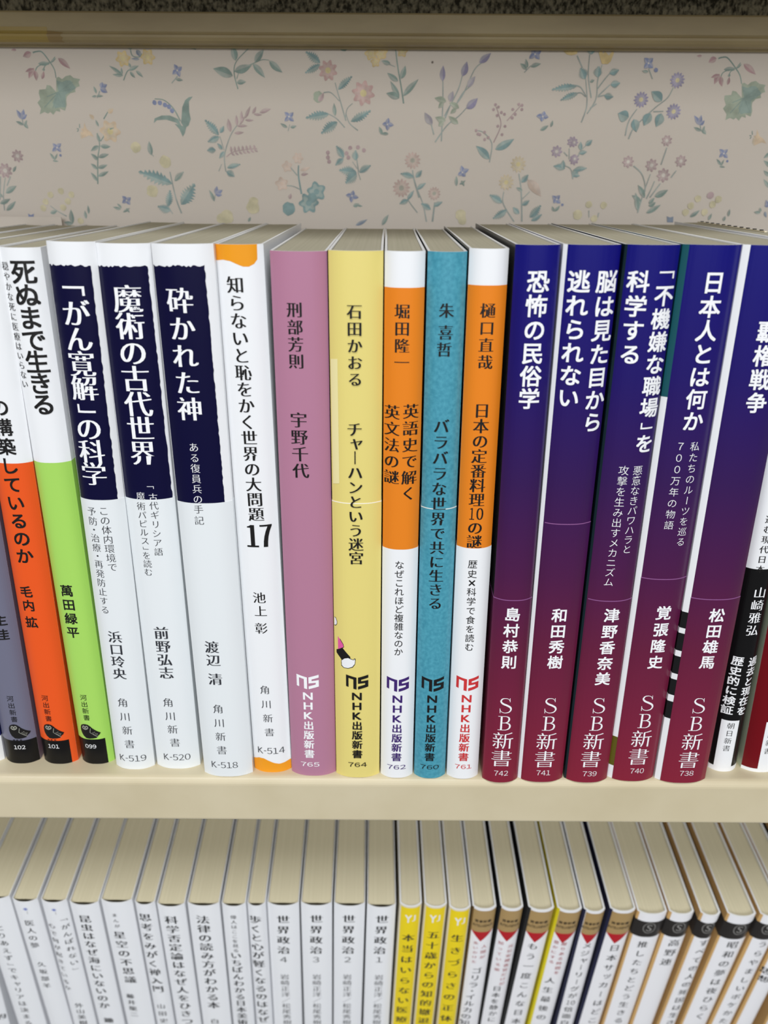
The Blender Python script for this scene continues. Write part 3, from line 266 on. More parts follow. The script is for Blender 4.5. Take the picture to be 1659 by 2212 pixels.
 ('J',-80.52,180.34,-74.6,188.04,5.05,'tl'),
 ('J',-85.8,179.45,-84.38,185.65,2.85,'tl'),
 ('J',-84.63,178.16,-89.78,179.64,3.22,'tl'),
 ('S',0.37,'gs',[(-85.85,179.88),(-84.06,176.87)]),
 ('F',-141.75,197.42,2.34,8,'mv','wh'),
 ('F',-147.37,192.2,2.81,8,'mv','wh'),
 ('S',0.41,'gs',[(-150.08,177.75),(-149.51,183.76),(-147.8,189.69)]),
 ('S',0.41,'gs',[(-147.62,186.74),(-145.68,190.12)]),
 ('S',0.41,'gs',[(-151.25,181.61),(-149.55,190.1)]),
 ('L',-144.42,191.72,-142.79,193.9,1,'gr'),
 ('L',-148.53,184.1,-143.88,186.76,2.06,'gr'),
 ('L',-151.49,180.24,-147.05,182.06,1.65,'gr'),
 ('L',-149.41,177.67,-145.13,181.22,1.66,'gr'),
 ('L',-150.19,182.47,-150.81,184.17,0.92,'gr'),
 ('B',-131.23,183.66,1.23,'py'),
 ('B',-126.92,184.96,1.23,'py'),
 ('B',-122.98,183.71,1.23,'py'),
 ('B',-124.69,181.35,1.24,'py'),
 ('B',-133.45,181.08,1.24,'py'),
 ('B',-126.87,178.97,1.24,'py'),
 ('B',-134.73,178.71,1.24,'py'),
 ('B',-120.64,174.03,1.25,'py'),
 ('S',0.42,'gs',[(-125.95,175.74),(-129.36,177.66),(-131.84,179.59)]),
 ('L',-124.04,172.92,-123.97,178.35,1.95,'gr'),
 ('L',-124.04,172.92,-127.42,173.55,1.67,'gr'),
 ('L',-132.24,176.91,-129.33,177.88,1.48,'gr'),
 ('L',-118.44,174.91,-118.5,177.95,1.2,'gr'),
 ('L',-117.2,176.66,-117.09,179.9,1.01,'gr'),
 ('L',-101.72,181.71,-103.28,183.28,1.56,'bl'),
 ('L',-101.72,181.71,-99.94,182.88,1.56,'bl'),
 ('L',-101.72,181.71,-103.53,180.71,1.56,'bl'),
 ('L',-101.72,181.71,-100.43,180.13,1.56,'bl'),
 ('B',-101.72,181.71,0.32,'wh'),
 ('L',-104.3,178.47,-107.28,179.31,1.1,'gr'),
 ('L',-104.07,178.82,-105.52,180.61,0.92,'gr'),
 ('L',-103.59,177.39,-100.65,179.01,0.92,'gr'),
 ('L',-102.04,178.92,-100.94,177.2,0.92,'gr'),
 ('P',[(-141.03,176.72),(-140.12,176.08),(-138.74,176.61),(-139.06,175.22),(-141.06,175.12)],'bl'),
 ('L',-73.34,234.42,-70.86,233.79,0.6,'gr'),
 ('S',0.4,'gr',[(-55.71,220.78),(-56.8,226.12),(-55.57,230.03),(-50,234.78)]),
 ('S',0.31,'gr',[(-56.68,226.51),(-49.88,229.09),(-46.27,230.4),(-43.63,230.3)]),
 ('S',0.27,'gr',[(-55.94,224.15),(-55.15,226.13)]),
 ('L',-56.02,230.03,-57,235.24,2.48,'gr'),
 ('L',-57.31,225.13,-64.52,227.44,3.38,'gr'),
 ('L',-56.68,226.59,-50.08,228.7,2.75,'gr'),
 ('L',-48.97,229.49,-45.4,233.77,2.3,'gr'),
 ('L',-49.66,229.1,-45.41,224.53,2.21,'gr'),
 ('L',-43.64,230.1,-38.84,226.3,2.3,'gr'),
 ('L',-56.02,222.89,-52.53,223.18,1.69,'gr'),
 ('F',-22.04,227.11,3.64,8,'pk2','yc'),
 ('F',-8.98,219.67,4.39,8,'pk2','yc'),
 ('J',-24.87,229.44,-30.15,233.09,2.92,'tl'),
 ('J',-24.88,229.05,-30.58,226.19,2.39,'tl'),
 ('S',0.45,'gs',[(-15.58,210.33),(-17.31,216),(-18.81,220.8),(-19.44,223.1)]),
 ('S',0.41,'gs',[(-11.07,207.07),(-14.23,209.52),(-15.55,212.78)]),
 ('J',-18.36,220.81,-13.09,225.27,2.5,'tl'),
 ('B',-25.8,218.45,1.97,'gl'),
 ('L',-25.84,216.76,-23.75,219.78,1.8,'mv'),
 ('S',0.4,'gs',[(-23.75,219.78),(-21.07,219.79),(-17.97,217.01)]),
 ('J',-21.88,212.54,-30.82,211.14,3.16,'tl'),
 ('J',-18.76,209.9,-25.06,205.83,3.45,'tl'),
 ('S',0.41,'gs',[(-16.06,208.07),(-19.19,211.13),(-22.33,212.74)]),
 ('L',-19.63,211.94,-20,216.39,1.45,'gr'),
 ('J',-13.77,210.14,-6.15,213.97,2.9,'tl'),
 ('S',0.32,'gs',[(-15.8,211.15),(-15.08,214.4),(-13.04,216.23)]),
 ('L',-17.49,234.9,-15.31,233.37,1.76,'gr'),
 ('L',-17.07,233.74,-13.98,234.72,1.23,'gr'),
 ('F',-6.29,232.65,2.29,5,'ye','yc'),
 ('F',-4.52,229.95,1.86,5,'ye','yc'),
 ('F',-2.11,233.06,2.29,5,'ye','yc'),
 ('L',-37.05,211.63,-38.66,213.13,1.45,'bl'),
 ('L',-37.05,211.63,-35.32,213.15,1.45,'bl'),
 ('L',-37.05,211.63,-38.79,210.03,1.45,'bl'),
 ('L',-37.05,211.63,-35.21,210.05,1.45,'bl'),
 ('B',-37.05,211.63,0.32,'wh'),
 ('L',-37.79,207.9,-40.41,209.36,1.09,'gr'),
 ('L',-36.69,207.99,-34.31,208.5,1.09,'gr'),
 ('S',0.27,'gs',[(-37.56,206.71),(-36.84,208.97)]),
 ('S',0.42,'gs',[(-62.12,192.28),(-62.28,198.01),(-59.68,204.71),(-56.93,208.44)]),
 ('L',-56.93,208.44,-56.93,212.12,1.18,'mv'),
 ('L',-55.04,209.68,-54.81,213.56,1.18,'mv'),
 ('L',-59.44,206.28,-60.04,210.88,1.82,'mv'),
 ('L',-53.61,210.92,-51.33,215.2,1.18,'mv'),
 ('L',-50.8,212.56,-49.22,215.01,1.08,'mv'),
 ('L',-56.94,208.36,-52.76,208.38,1,'mv'),
 ('L',-53.64,210.43,-50.38,210.32,0.91,'mv'),
 ('L',-50.35,212.49,-47.11,212.18,0.9,'mv'),
 ('L',-48.07,212.91,-43.72,214.23,1.45,'mv'),
 ('L',-58.01,205.88,-54.34,206.19,1.09,'mv'),
 ('L',-55.77,208.86,-53.56,211.73,0.91,'mv'),
 ('S',0.32,'mv',[(-61.53,197.59),(-58.89,199.29),(-54.24,200.16),(-49.63,200.61)]),
 ('L',-59.59,199.08,-59.67,201.38,0.92,'mv'),
 ('L',-59.59,199.08,-58.28,198.03,0.83,'mv'),
 ('L',-58.11,199.3,-58.2,201.47,0.92,'mv'),
 ('L',-58.11,199.3,-56.79,198.25,0.83,'mv'),
 ('L',-56.62,199.51,-56.72,201.57,0.92,'mv'),
 ('L',-56.62,199.51,-55.31,198.47,0.83,'mv'),
 ('L',-55.14,199.73,-55.25,201.66,0.92,'mv'),
 ('L',-55.14,199.73,-53.82,198.69,0.83,'mv'),
 ('L',-53.66,199.95,-53.78,201.75,0.92,'mv'),
 ('L',-53.66,199.95,-52.34,198.91,0.83,'mv'),
 ('L',-52.18,200.17,-52.31,201.84,0.92,'mv'),
 ('L',-52.18,200.17,-50.86,199.13,0.83,'mv'),
 ('L',-50.7,200.39,-50.84,201.94,0.92,'mv'),
 ('L',-50.7,200.39,-49.37,199.35,0.83,'mv'),
 ('J',-63.98,205.1,-68.91,210.33,2.92,'tl'),
 ('J',-63.47,205.93,-61.85,208.29,1.73,'tl'),
 ('J',-63.79,204.6,-68.36,202.79,2.46,'tl'),
 ('J',-65.51,199.88,-68.82,199.73,2.3,'tl'),
 ('J',-62.96,200.1,-64.74,202.27,1.47,'tl'),
 ('J',-62.32,199.48,-64.33,197.07,1.65,'tl'),
 ('S',0.27,'gs',[(-63.56,204.69),(-62.29,199.9)]),
 ('J',-61.56,193.69,-56.3,195,1.94,'tl'),
 ('J',-61.87,192.49,-58.89,190.59,2.5,'tl'),
 ('S',0.28,'gs',[(-64.89,192.48),(-63.55,195.04)]),
 ('L',-66.87,184.35,-65.96,187.18,1.5,'bl'),
 ('L',-66.87,184.35,-63.87,185.81,1.68,'bl'),
 ('L',-66.78,184.35,-64.18,183.93,1.5,'bl'),
 ('L',-67.31,181.55,-69.1,185.77,1.27,'gr'),
 ('S',0.28,'gs',[(-67.27,182.08),(-66.8,184.05)]),
 ('F',-34.15,197.34,2.12,6,'pe2','pe2'),
 ('F',-38.41,194.34,2.13,5,'pe2','pe2'),
 ('F',-40.75,188.12,2.61,5,'pe2','pe2'),
 ('L',-33.37,193.01,-29.54,194.19,1.39,'pe2'),
 ('L',-33.19,191.39,-30.3,191.84,1.21,'mv'),
 ('L',-37.93,182.61,-37.29,184.67,1.41,'mv'),
 ('S',0.65,'tl',[(-33.18,184.48),(-34.13,190.96),(-34,194.8)]),
 ('S',0.42,'gs',[(-34.59,191.17),(-37.04,193.93)]),
 ('S',0.42,'gs',[(-33.6,186.13),(-36.36,187.28),(-38.68,187.48)]),
 ('F',-27.31,185.39,3.83,5,'tl','tl'),
 ('F',-30.47,181.22,4.04,6,'tl','tl'),
 ('B',-38.3,179.1,2.54,'tl'),
 ('B',-29.01,183.2,1.87,'tl'),
 ('B',-22.6,199.3,0.78,'mv'),
 ('B',-22.63,197.62,0.78,'mv'),
 ('B',-22.2,196.14,0.78,'mv'),
 ('B',-14.08,201.03,0.78,'mv'),
 ('B',-11.1,201.26,0.78,'mv'),
 ('B',-8.81,200.23,0.78,'mv'),
 ('B',-15.48,199.14,0.78,'mv'),
 ('B',-14.8,197.67,0.78,'mv'),
 ('J',-16.65,197.45,-19.43,201.71,2.67,'tl'),
 ('J',-16.65,197.23,-19.78,194.8,2.21,'tl'),
 ('J',-12.05,196.63,-12.03,200.21,2.58,'tl'),
 ('S',0.42,'gs',[(-10.92,192.6),(-11.59,197.05)]),
 ('S',0.33,'gs',[(-10.15,189.73),(-11.15,192.6)]),
 ('J',-11.62,192.17,-18.42,193.11,3.52,'tl'),
 ('J',-10.69,192.39,-6.15,194.97,2.5,'tl'),
 ('J',-11.62,191.95,-15.93,188.4,3.99,'tl'),
 ('S',0.28,'gs',[(-13.21,196.2),(-11.38,193.66)]),
 ('L',-13.54,183.95,-15.98,184.15,1.59,'bl'),
 ('L',-13.54,183.95,-12.97,186,1.59,'bl'),
 ('L',-13.54,183.95,-10.88,183.31,1.59,'bl'),
 ('L',-13.54,183.95,-13.8,181.45,1.59,'bl'),
 ('B',-13.54,183.95,0.33,'wh'),
 ('L',-13.11,180.23,-10.75,181.12,1.5,'gr'),
 ('L',-11.69,180.68,-9.35,180.16,0.85,'gr'),
 ('B',-62.76,175.93,2.65,'py'),
 ('B',-65.17,175.25,1.89,'py'),
 ('B',-52.41,179.32,2.59,'py'),
 ('B',-51.96,181.52,1.88,'py'),
 ('L',-54.59,174.2,-53.54,175.99,1.04,'gr'),
 ('L',-12.22,173.13,-7.47,175.39,1.42,'bs'),
 ('S',0.4,'gr',[(-73.75,234.57),(-70.31,233.63)]),
 ('L',-1.96,205.68,-3.11,208.44,1.28,'gr'),
 ('S',0.54,'gr',[(6.09,216.35),(5.21,221.35),(3.69,228.82),(2.73,235.09)]),
 ('S',0.31,'gr',[(-1.22,234.91),(1.86,233.86)]),
 ('S',0.27,'gs',[(2.81,228.43),(-0.3,229.58)]),
 ('L',1.03,229.39,-2.3,230.35,1.59,'gr'),
 ('L',4.99,224.51,6.56,228.84,2.05,'gr'),
 ('L',3.97,223.72,-0.15,226.45,1.87,'gr'),
 ('L',4.49,218.47,1.08,223.78,1.79,'gr'),
 ('L',4.49,218.15,-0.45,219.72,2.42,'gr'),
 ('L',5.83,218.76,11.53,224.47,2.06,'gr'),
 ('F',5.39,233.49,2.11,5,'ye','yc'),
 ('F',-2.62,232.48,2.11,5,'ye','yc'),
 ('S',0.46,'gs',[(20.68,203.54),(20.75,217.84),(20.52,224.61)]),
 ('S',0.46,'gs',[(18.27,203.19),(22.55,208.92),(26.95,212.22),(29.97,215.28)]),
 ('S',0.45,'gs',[(21.53,212.19),(26.15,220.67),(27.72,225.83)]),
 ('S',0.45,'gs',[(25.66,216.06),(28.42,219.89),(32.07,227.62),(35.04,230.18)]),
 ('S',0.45,'gs',[(26.3,217.07),(28.4,220.29),(30.99,222.29)]),
 ('S',0.46,'gs',[(17.74,205.8),(16.64,209.3)]),
 ('S',0.45,'gs',[(21.78,211.37),(23.44,215.44)]),
 ('L',20.45,223.82,20.5,229,2.05,'lv'),
 ('L',27.73,225.44,29.2,230.34,2.49,'lv'),
 ('L',33.73,229.98,37.88,233.1,2.3,'lv'),
 ('L',29.81,221.89,32.53,225.54,2.14,'lv2'),
 ('L',23.38,217.05,24.45,220.58,2.16,'lv2'),
 ('L',29.68,214.75,33.78,218.32,2.79,'lv'),
 ('L',17,209.22,14.04,213.36,2.54,'lv2'),
 ('L',22.03,217.05,17.64,218.23,2.16,'gl'),
 ('L',20.91,217.04,19.18,214.81,1.71,'gl'),
 ('L',26.93,214.86,23.17,216.73,1.89,'gl'),
 ('L',25.95,214.65,23.75,213.01,1.53,'gl'),
 ('L',22.03,210.56,18.06,211.76,2.17,'gl'),
 ('L',21.13,210.55,19.38,208.7,1.9,'gl'),
 ('L',26.83,209.57,23.11,212.2,2,'gl'),
 ('S',0.41,'gs',[(39.36,196.31),(39.91,202.83),(36.74,206.54),(33.97,207.35)]),
 ('S',0.37,'mv',[(40.57,203.25),(42.96,209.05),(41.81,213.12),(40.76,215.55)]),
 ('S',0.32,'mv',[(45.12,210.7),(50.18,216.01)]),
 ('B',40.5,216.15,0.54,'mv'),
 ('B',41.67,215.35,0.54,'mv'),
 ('B',39.92,214.53,0.54,'mv'),
 ('B',42.91,213.54,0.54,'mv'),
 ('B',41.39,212.51,0.54,'mv'),
 ('B',44.08,212.93,0.54,'mv'),
 ('B',47.13,214.58,0.54,'mv'),
 ('B',49.26,216.32,0.54,'mv'),
 ('B',50.5,216.01,0.54,'mv'),
 ('B',50.51,214.6,0.54,'mv'),
 ('B',48.14,212.96,0.54,'mv'),
 ('B',47.09,211.73,0.54,'mv'),
 ('B',41.84,208.84,0.54,'mv'),
 ('B',44.56,208.85,0.54,'mv'),
 ('B',43.6,205.96,0.55,'mv'),
 ('B',33.74,207.35,0.55,'mv'),
 ('B',34.49,206.11,0.55,'mv'),
 ('B',35.18,205.91,0.55,'mv'),
 ('B',37.09,204.27,0.55,'mv'),
 ('B',36.96,206.75,0.55,'mv'),
 ('B',38.43,204.9,0.55,'mv'),
 ('L',39.3,197.37,33.91,202.04,2.85,'tl'),
 ('L',41.31,200.83,48.35,204.54,2.84,'tl'),
 ('L',54.06,232.81,52.71,234.92,1.67,'bl'),
 ('L',54.06,232.81,56.36,234.33,1.67,'bl'),
 ('L',54.06,232.81,52.01,231.33,1.67,'bl'),
 ('L',54.06,232.81,55.86,231.16,1.67,'bl'),
 ('B',54.06,232.81,0.31,'wh'),
 ('L',51.34,227.85,48.9,229.79,1.42,'gr'),
 ('L',51.61,228.4,50.78,231.32,1.15,'gr'),
 ('L',52.73,228.8,56.5,229.76,1.42,'gr'),
 ('S',0.31,'gs',[(50.52,226.87),(52.79,229.11)]),
 ('L',58.58,212.21,56.08,212.4,1.63,'bl'),
 ('L',58.58,212.21,58.97,214.12,1.63,'bl'),
 ('L',58.58,212.21,60.77,212.02,1.63,'bl'),
 ('L',58.58,212.21,58.27,210.45,1.63,'bl'),
 ('B',58.58,212.21,0.32,'wh'),
 ('L',57.96,207.58,60.96,209.24,1.36,'gr'),
 ('L',61.82,208.67,62.39,211.01,1,'gr'),
 ('J',70.47,222.45,61.12,221.2,2.5,'tl'),
 ('J',71.14,220.15,64.65,217.7,2.24,'tl'),
 ('P',[(61.97,235.44),(63.84,234.22),(65.73,232.76),(67.51,232.5),(69.44,233.09),(69.65,235.41)],'ye'),
 ('L',0.08,209.2,-1.87,209.27,1.54,'bl'),
 ('L',0.08,209.2,0.51,211.45,1.54,'bl'),
 ('L',0.08,209.2,2.49,208.93,1.54,'bl'),
 ('L',0.08,209.2,0.1,207.06,1.54,'bl'),
 ('B',0.08,209.2,0.32,'wh'),
 ('L',0.56,205.99,-2.49,205.89,1.09,'gr'),
 ('L',-2.31,206.1,-2.86,207.33,0.91,'gr'),
 ('F',9.85,196.76,3.13,13,'pk3','gc'),
 ('F',5.71,186.9,3.45,13,'pk3','gc'),
 ('F',18.49,185.02,2.52,13,'pk3','gc'),
 ('S',0.66,'gs',[(12.69,183.46),(10.44,190.38),(9.92,193.37)]),
 ('S',0.47,'gs',[(15.73,174.65),(14.15,181.28),(11.19,187.8)]),
 ('S',0.42,'gs',[(12.11,177.96),(8.25,182.99),(9.84,185.62)]),
 ('S',0.66,'gs',[(18.09,174.67),(18.83,181.75)]),
 ('J',10.43,190.8,5.22,192.06,2.32,'tl'),
 ('J',11.13,190.81,13.48,193.31,2.04,'tl'),
 ('J',11.69,186.41,15.08,188.77,1.77,'tl'),
 ('J',8.49,182.47,5.04,181.13,2.06,'tl'),
 ('J',17.26,179.1,13.44,181.27,2.35,'tl'),
 ('J',18.4,180.34,21.82,181.99,1.79,'tl'),
 ('J',8.02,182.56,10.53,186.06,1.41,'tl'),
 ('L',29.15,192.63,28.58,195.1,1.67,'bl'),
 ('L',29.15,192.63,31.64,193.84,1.67,'bl'),
 ('L',29.15,192.63,27.43,191.68,1.67,'bl'),
 ('L',29.15,192.63,30.42,191.19,1.67,'bl'),
 ('B',29.15,192.63,0.32,'wh'),
 ('L',27.03,187.72,26.88,191.42,1.21,'gr'),
 ('L',28.81,189.72,30.1,187.74,1.12,'gr'),
 ('L',28.17,188.33,30.57,189.86,0.84,'gr'),
 ('F',50.47,195.66,3.04,12,'py2','yc'),
 ('F',46.26,189.22,2.98,12,'py2','yc'),
 ('L',54.56,190.22,60.15,184.2,3.53,'pe2'),
 ('S',0.57,'gs',[(53.32,174.89),(52.31,185.89),(50.93,192.34)]),
 ('S',0.47,'gs',[(50.25,174.87),(45.58,181.48),(45.55,185.84)]),
 ('S',0.33,'gs',[(52.96,183.28),(55.58,185.91)]),
 ('J',45.1,181.7,40.06,184.59,2.82,'tl'),
 ('J',47.23,179.2,41.77,175.93,2.82,'tl'),
 ('J',52.07,189.26,54.56,192.02,2.23,'tl'),
 ('L',52.75,186.24,50.25,187.39,1.21,'gr'),
 ('J',52.89,181,55.72,182.73,1.88,'tl'),
 ('J',52.04,177.77,49.52,180.19,2.17,'tl'),
 ('J',56.28,176.47,60.35,181.05,3.02,'tl'),
 ('J',56.94,175.27,61,177.7,2.08,'tl'),
 ('L',66.32,183.14,64.47,184.53,1.59,'bl'),
 ('L',66.32,183.14,67.44,184.77,1.59,'bl'),
 ('L',66.32,183.14,65.18,181.73,1.59,'bl'),
 ('L',66.32,183.14,67.94,181.75,1.59,'bl'),
 ('B',66.32,183.14,0.33,'wh'),
 ('L',65.62,178.74,64.79,180.72,1.04,'gr'),
 ('L',65.76,178.74,67.78,180.96,1.22,'gr'),
 ('B',68.7,181.19,0.52,'bl'),
 ('B',29.11,177.18,2.17,'py'),
 ('B',29.9,175.19,1.7,'py'),
 ('B',75.04,177.7,1.89,'py'),
 ('F',70.47,203.64,2.01,8,'lv3','wh'),
 ('F',64.82,200.26,2.2,8,'lv3','wh'),
 ('F',71.75,197.36,1.93,8,'lv3','wh'),
 ('S',0.42,'gs',[(71.94,190.55),(70.67,194.17),(67.78,195.43)]),
 ('S',0.32,'gs',[(69.8,197.56),(69.54,201.34)]),
 ('S',0.41,'gs',[(69.11,198.61),(67.59,200.07)]),
 ('J',68.58,194.24,64.03,195.07,2.5,'tl'),
 ('J',67.9,194.16,67.62,197.21,1.94,'tl'),
 ('J',71.88,191.19,73.63,194.62,2.5,'tl'),
 ('B',16.49,229.99,0.4,'dk'),
 ('L',-1.77,173.2,0.8,177.22,1.61,'gr'),
 ('S',0.44,'gs',[(73.23,210.3),(74.7,215.47),(74.27,220.56),(73.2,225.97)]),
 ('S',0.44,'gs',[(76.13,218.62),(74.29,225.98),(74.1,232.83)]),
 ('S',0.44,'gs',[(75.14,213.3),(77.92,218.24),(77.92,224.46),(78.98,229.45)]),
 ('S',0.43,'gs',[(69.54,232.43),(71.87,228.45)]),
 ('S',0.44,'gs',[(69.17,222.79),(71.85,222.1),(74.25,219)]),
 ('S',0.44,'gs',[(69.46,219.68),(72.02,220.32),(73.9,219)]),
 ('S',0.44,'gs',[(78.21,221.75),(80.68,225.06),(82.22,226.79)]),
 ('S',0.44,'gs',[(78.76,219.42),(82.64,223.02)]),
 ('S',0.44,'gs',[(78.5,219.03),(81.49,219.63)]),
 ('S',0.44,'gs',[(76.06,215.08),(78.31,216.67)]),
 ('J',73.1,224.82,71.14,228.45,3.3,'tl'),
 ('J',77.82,225.42,77.86,229.06,3.13,'tl'),
 ('J',82,226.79,85.38,227.96,2.43,'tl'),
 ('J',82.85,223.14,86.31,223.66,2.61,'tl'),
 ('J',80.94,219.51,84.31,219.06,2.45,'tl'),
 ('L',75.15,223.87,76.74,224.53,1.04,'gr'),
 ('L',74.66,232.84,74.56,235.84,2.84,'tl'),
 ('P',[(78.86,229.83),(77.41,233.23),(77.68,234.74),(79.15,233.05),(79.48,234),(81.15,232.5),(82.27,234.01),(82.97,233.45),(82.01,230.61),(81.02,229.77)],'ye'),
 ('P',[(67.96,235.43),(69.46,235.44),(69.43,233.56),(68.65,232.73),(68.22,232.72)],'ye'),
 ('L',96,230.12,94.23,231.82,1.81,'bl'),
 ('L',96,230.12,97.5,231.84,1.81,'bl'),
 ('L',96,230.12,94.57,228.47,1.81,'bl'),
 ('L',96,230.12,97.92,228.65,1.81,'bl'),
 ('B',96,230.12,0.3,'wh'),
 ('B',99.05,227.93,0.78,'bl'),
 ('S',0.39,'gs',[(96.31,228.41),(98.14,225.04)]),
 ('L',96.36,227.34,93.94,227.63,0.95,'gr'),
 ('F',107.44,224.64,2.78,13,'lv4','yc2'),
 ('F',94.8,218.15,2.8,13,'lv4','yc2'),
 ('F',107.49,214.21,2.82,13,'lv4','yc2'),
 ('S',0.44,'gs',[(90.35,205.9),(91.09,210.81),(93.66,214.99)]),
 ('S',0.49,'gs',[(91.73,204.78),(93.15,208.42),(96.29,211.64),(100.61,215.63),(104.57,218.79),(106.34,222.31)]),
 ('S',0.4,'gs',[(99.93,214.16),(103.66,214.26)]),
 ('L',102.62,217.68,98.29,220.9,3.51,'tl'),
 ('L',90.92,212.2,86.71,213.49,4.06,'tl'),
 ('L',92.86,211.54,94.42,207.14,3.18,'tl'),
 ('L',99.04,213.56,96.94,209.32,3.53,'tl'),
 ('L',103,213.59,101.64,208.95,3.53,'tl'),
 ('F',106.37,204.26,2.05,8,'mv','wh'),
 ('F',92.56,196.81,2.25,8,'mv','wh'),
 ('F',101.71,195.62,2.43,8,'mv','wh'),
 ('F',112.75,197.14,2.25,8,'mv','wh'),
 ('F',106.7,192.12,2.62,8,'mv','wh'),
 ('S',0.45,'gs',[(105.29,195.85),(106.71,201.82)]),
 ('S',0.46,'gs',[(98.46,178.47),(100,186.18),(101.67,192.5)]),
 ('S',0.45,'gs',[(94.76,195.37),(98,192.9),(99.79,189.56),(100.45,186.18)]),
 ('S',0.46,'gs',[(101.24,183.64),(102.62,187.04),(103.59,190)]),
 ('S',0.46,'gs',[(102.55,184.07),(105.97,189.18)]),
 ('S',0.45,'gs',[(109.75,191.3),(111.43,193.81)]),
 ('L',100.51,183.97,97.32,188.62,1.92,'gr'),
 ('L',99.36,182.26,95.46,184.88,1.74,'gr'),
 ('L',104.33,184.42,109.28,186.92,2.37,'gr'),
 ('L',102.5,180.99,105.06,182.38,1.74,'gr'),
 ('L',101.82,178.4,107.19,181.54,1.84,'gr'),
 ('L',98.36,179.24,96.76,185.82,1.84,'gr'),
 ('L',102.37,181.93,104.38,184.08,1.37,'gr'),
 ('P',[(110.12,177.24),(111.34,176.82),(112.67,177.17),(112.88,175),(110.56,175.07)],'bs'),
 ('B',121.33,183.76,1.33,'py'),
 ('B',129.35,183.6,1.33,'py'),
 ('B',127.38,181.66,1.33,'py'),
 ('B',117.26,178.8,1.33,'py'),
 ('B',124.61,178.85,1.33,'py'),
 ('B',118.97,181.18,1.33,'py'),
 ('B',79.07,181.36,1.33,'py'),
 ('B',84.82,181.18,1.33,'py'),
 ('B',75.31,177.67,1.34,'py'),
 ('B',81.68,176.19,1.34,'py'),
 ('B',125.93,184.98,1.37,'mv'),
 ('L',119.13,177.08,122.66,179.57,1.57,'gr'),
 ('L',126.61,175.83,127.57,178.44,1.11,'gr'),
 ('L',132.65,175.56,132.97,177.48,1.11,'gr'),
 ('L',134.2,177.31,134.38,180.08,1.01,'gr'),
 ('S',0.37,'gs',[(79.29,179.21),(79.56,176.61)]),
 ('S',0.37,'gs',[(83.29,178.37),(83.01,176.64)]),
 ('L',149.26,180.73,147.88,183.5,1.38,'bl'),
 ('L',147.85,181.15,149.02,182.01,1.38,'bl'),
 ('L',146.56,178.69,144.03,178.97,1.1,'gr'),
 ('L',146.67,179.12,146.02,180.67,0.92,'gr'),
 ('L',148.21,179.22,149.3,177.06,1.1,'bs'),
 ('S',0.36,'gs',[(73.27,198.54),(73.97,200.6),(77.03,203.47)]),
 ('J',73.95,200.8,73.67,203.66,1.7,'tl'),
 ('J',75.57,202.45,77.96,204.37,1.97,'tl'),
 ('J',73.62,199.57,76.34,200.2,1.7,'tl'),
 ('J',71.93,193.78,76.92,194.43,1.99,'tl'),
 ('J',72.11,191.9,74.48,191.71,1.63,'tl'),
 ('F',71.92,197.71,1.62,8,'lv3','wh'),
 ('F',71.23,203.44,1.52,8,'lv3','wh'),
]
TAPE = [(-139.27,239.6),(-121.69,239.63),(-121.58,238.2),(-121.94,236.91),(-121.37,233.02),(-140.5,232.62)]
TAPE_TORN = [(-121.86,238.49),(-116.18,237.95),(-117.01,236.79),(-116.1,236.22),(-116.89,235.36),(-116.02,234.5),(-116.79,233.77),(-115.59,232.91),(-121.54,233.02)]

# ------------------------------------------------------------------ materials
def lin(c):
    return tuple((v/255/12.92 if v/255 <= 0.04045 else ((v/255+0.055)/1.055)**2.4) for v in c)
MATS = {}
def pbr(name, rgb, rough=0.45, coat=0.0, spec=0.35):
    m = bpy.data.materials.new(name); m.use_nodes = True
    b = m.node_tree.nodes['Principled BSDF']
    b.inputs['Base Color'].default_value = (*lin(rgb), 1)
    b.inputs['Roughness'].default_value = rough
    b.inputs['Specular IOR Level'].default_value = spec
    b.inputs['Coat Weight'].default_value = coat
    b.inputs['Coat Roughness'].default_value = 0.12
    MATS[name] = m
    return m
def node(m, t): return m.node_tree.nodes.new(t)
def link(m, a, b): m.node_tree.links.new(a, b)
def streak_bump(m, strength=0.12):
    """faint grain of a laminated jacket, drawn out along the spine"""
    tc = node(m, 'ShaderNodeTexCoord'); mp = node(m, 'ShaderNodeMapping')
    mp.inputs['Scale'].default_value = (420, 60, 5)
    nz = node(m, 'ShaderNodeTexNoise'); nz.inputs['Scale'].default_value = 1.0; nz.inputs['Detail'].default_value = 3
    bp = node(m, 'ShaderNodeBump'); bp.inputs['Strength'].default_value = strength; bp.inputs['Distance'].default_value = 0.0004
    link(m, tc.outputs['Object'], mp.inputs['Vector']); link(m, mp.outputs[0], nz.inputs['Vector'])
    link(m, nz.outputs['Fac'], bp.inputs['Height'])
    link(m, bp.outputs['Normal'], m.node_tree.nodes['Principled BSDF'].inputs['Normal'])
def mottle(m, rgb_a, rgb_b, scale, detail=4, stretch=(1, 1, 1), lo=0.35, hi=0.65):
    tc = node(m, 'ShaderNodeTexCoord'); mp = node(m, 'ShaderNodeMapping'); mp.inputs['Scale'].default_value = stretch
    nz = node(m, 'ShaderNodeTexNoise'); nz.inputs['Scale'].default_value = scale; nz.inputs['Detail'].default_value = detail
    cr = node(m, 'ShaderNodeValToRGB')
    cr.color_ramp.elements[0].position = lo; cr.color_ramp.elements[0].color = (*lin(rgb_a), 1)
    cr.color_ramp.elements[1].position = hi; cr.color_ramp.elements[1].color = (*lin(rgb_b), 1)
    link(m, tc.outputs['Object'], mp.inputs['Vector']); link(m, mp.outputs[0], nz.inputs['Vector'])
    link(m, nz.outputs['Fac'], cr.inputs['Fac'])
    link(m, cr.outputs['Color'], m.node_tree.nodes['Principled BSDF'].inputs['Base Color'])
    return nz

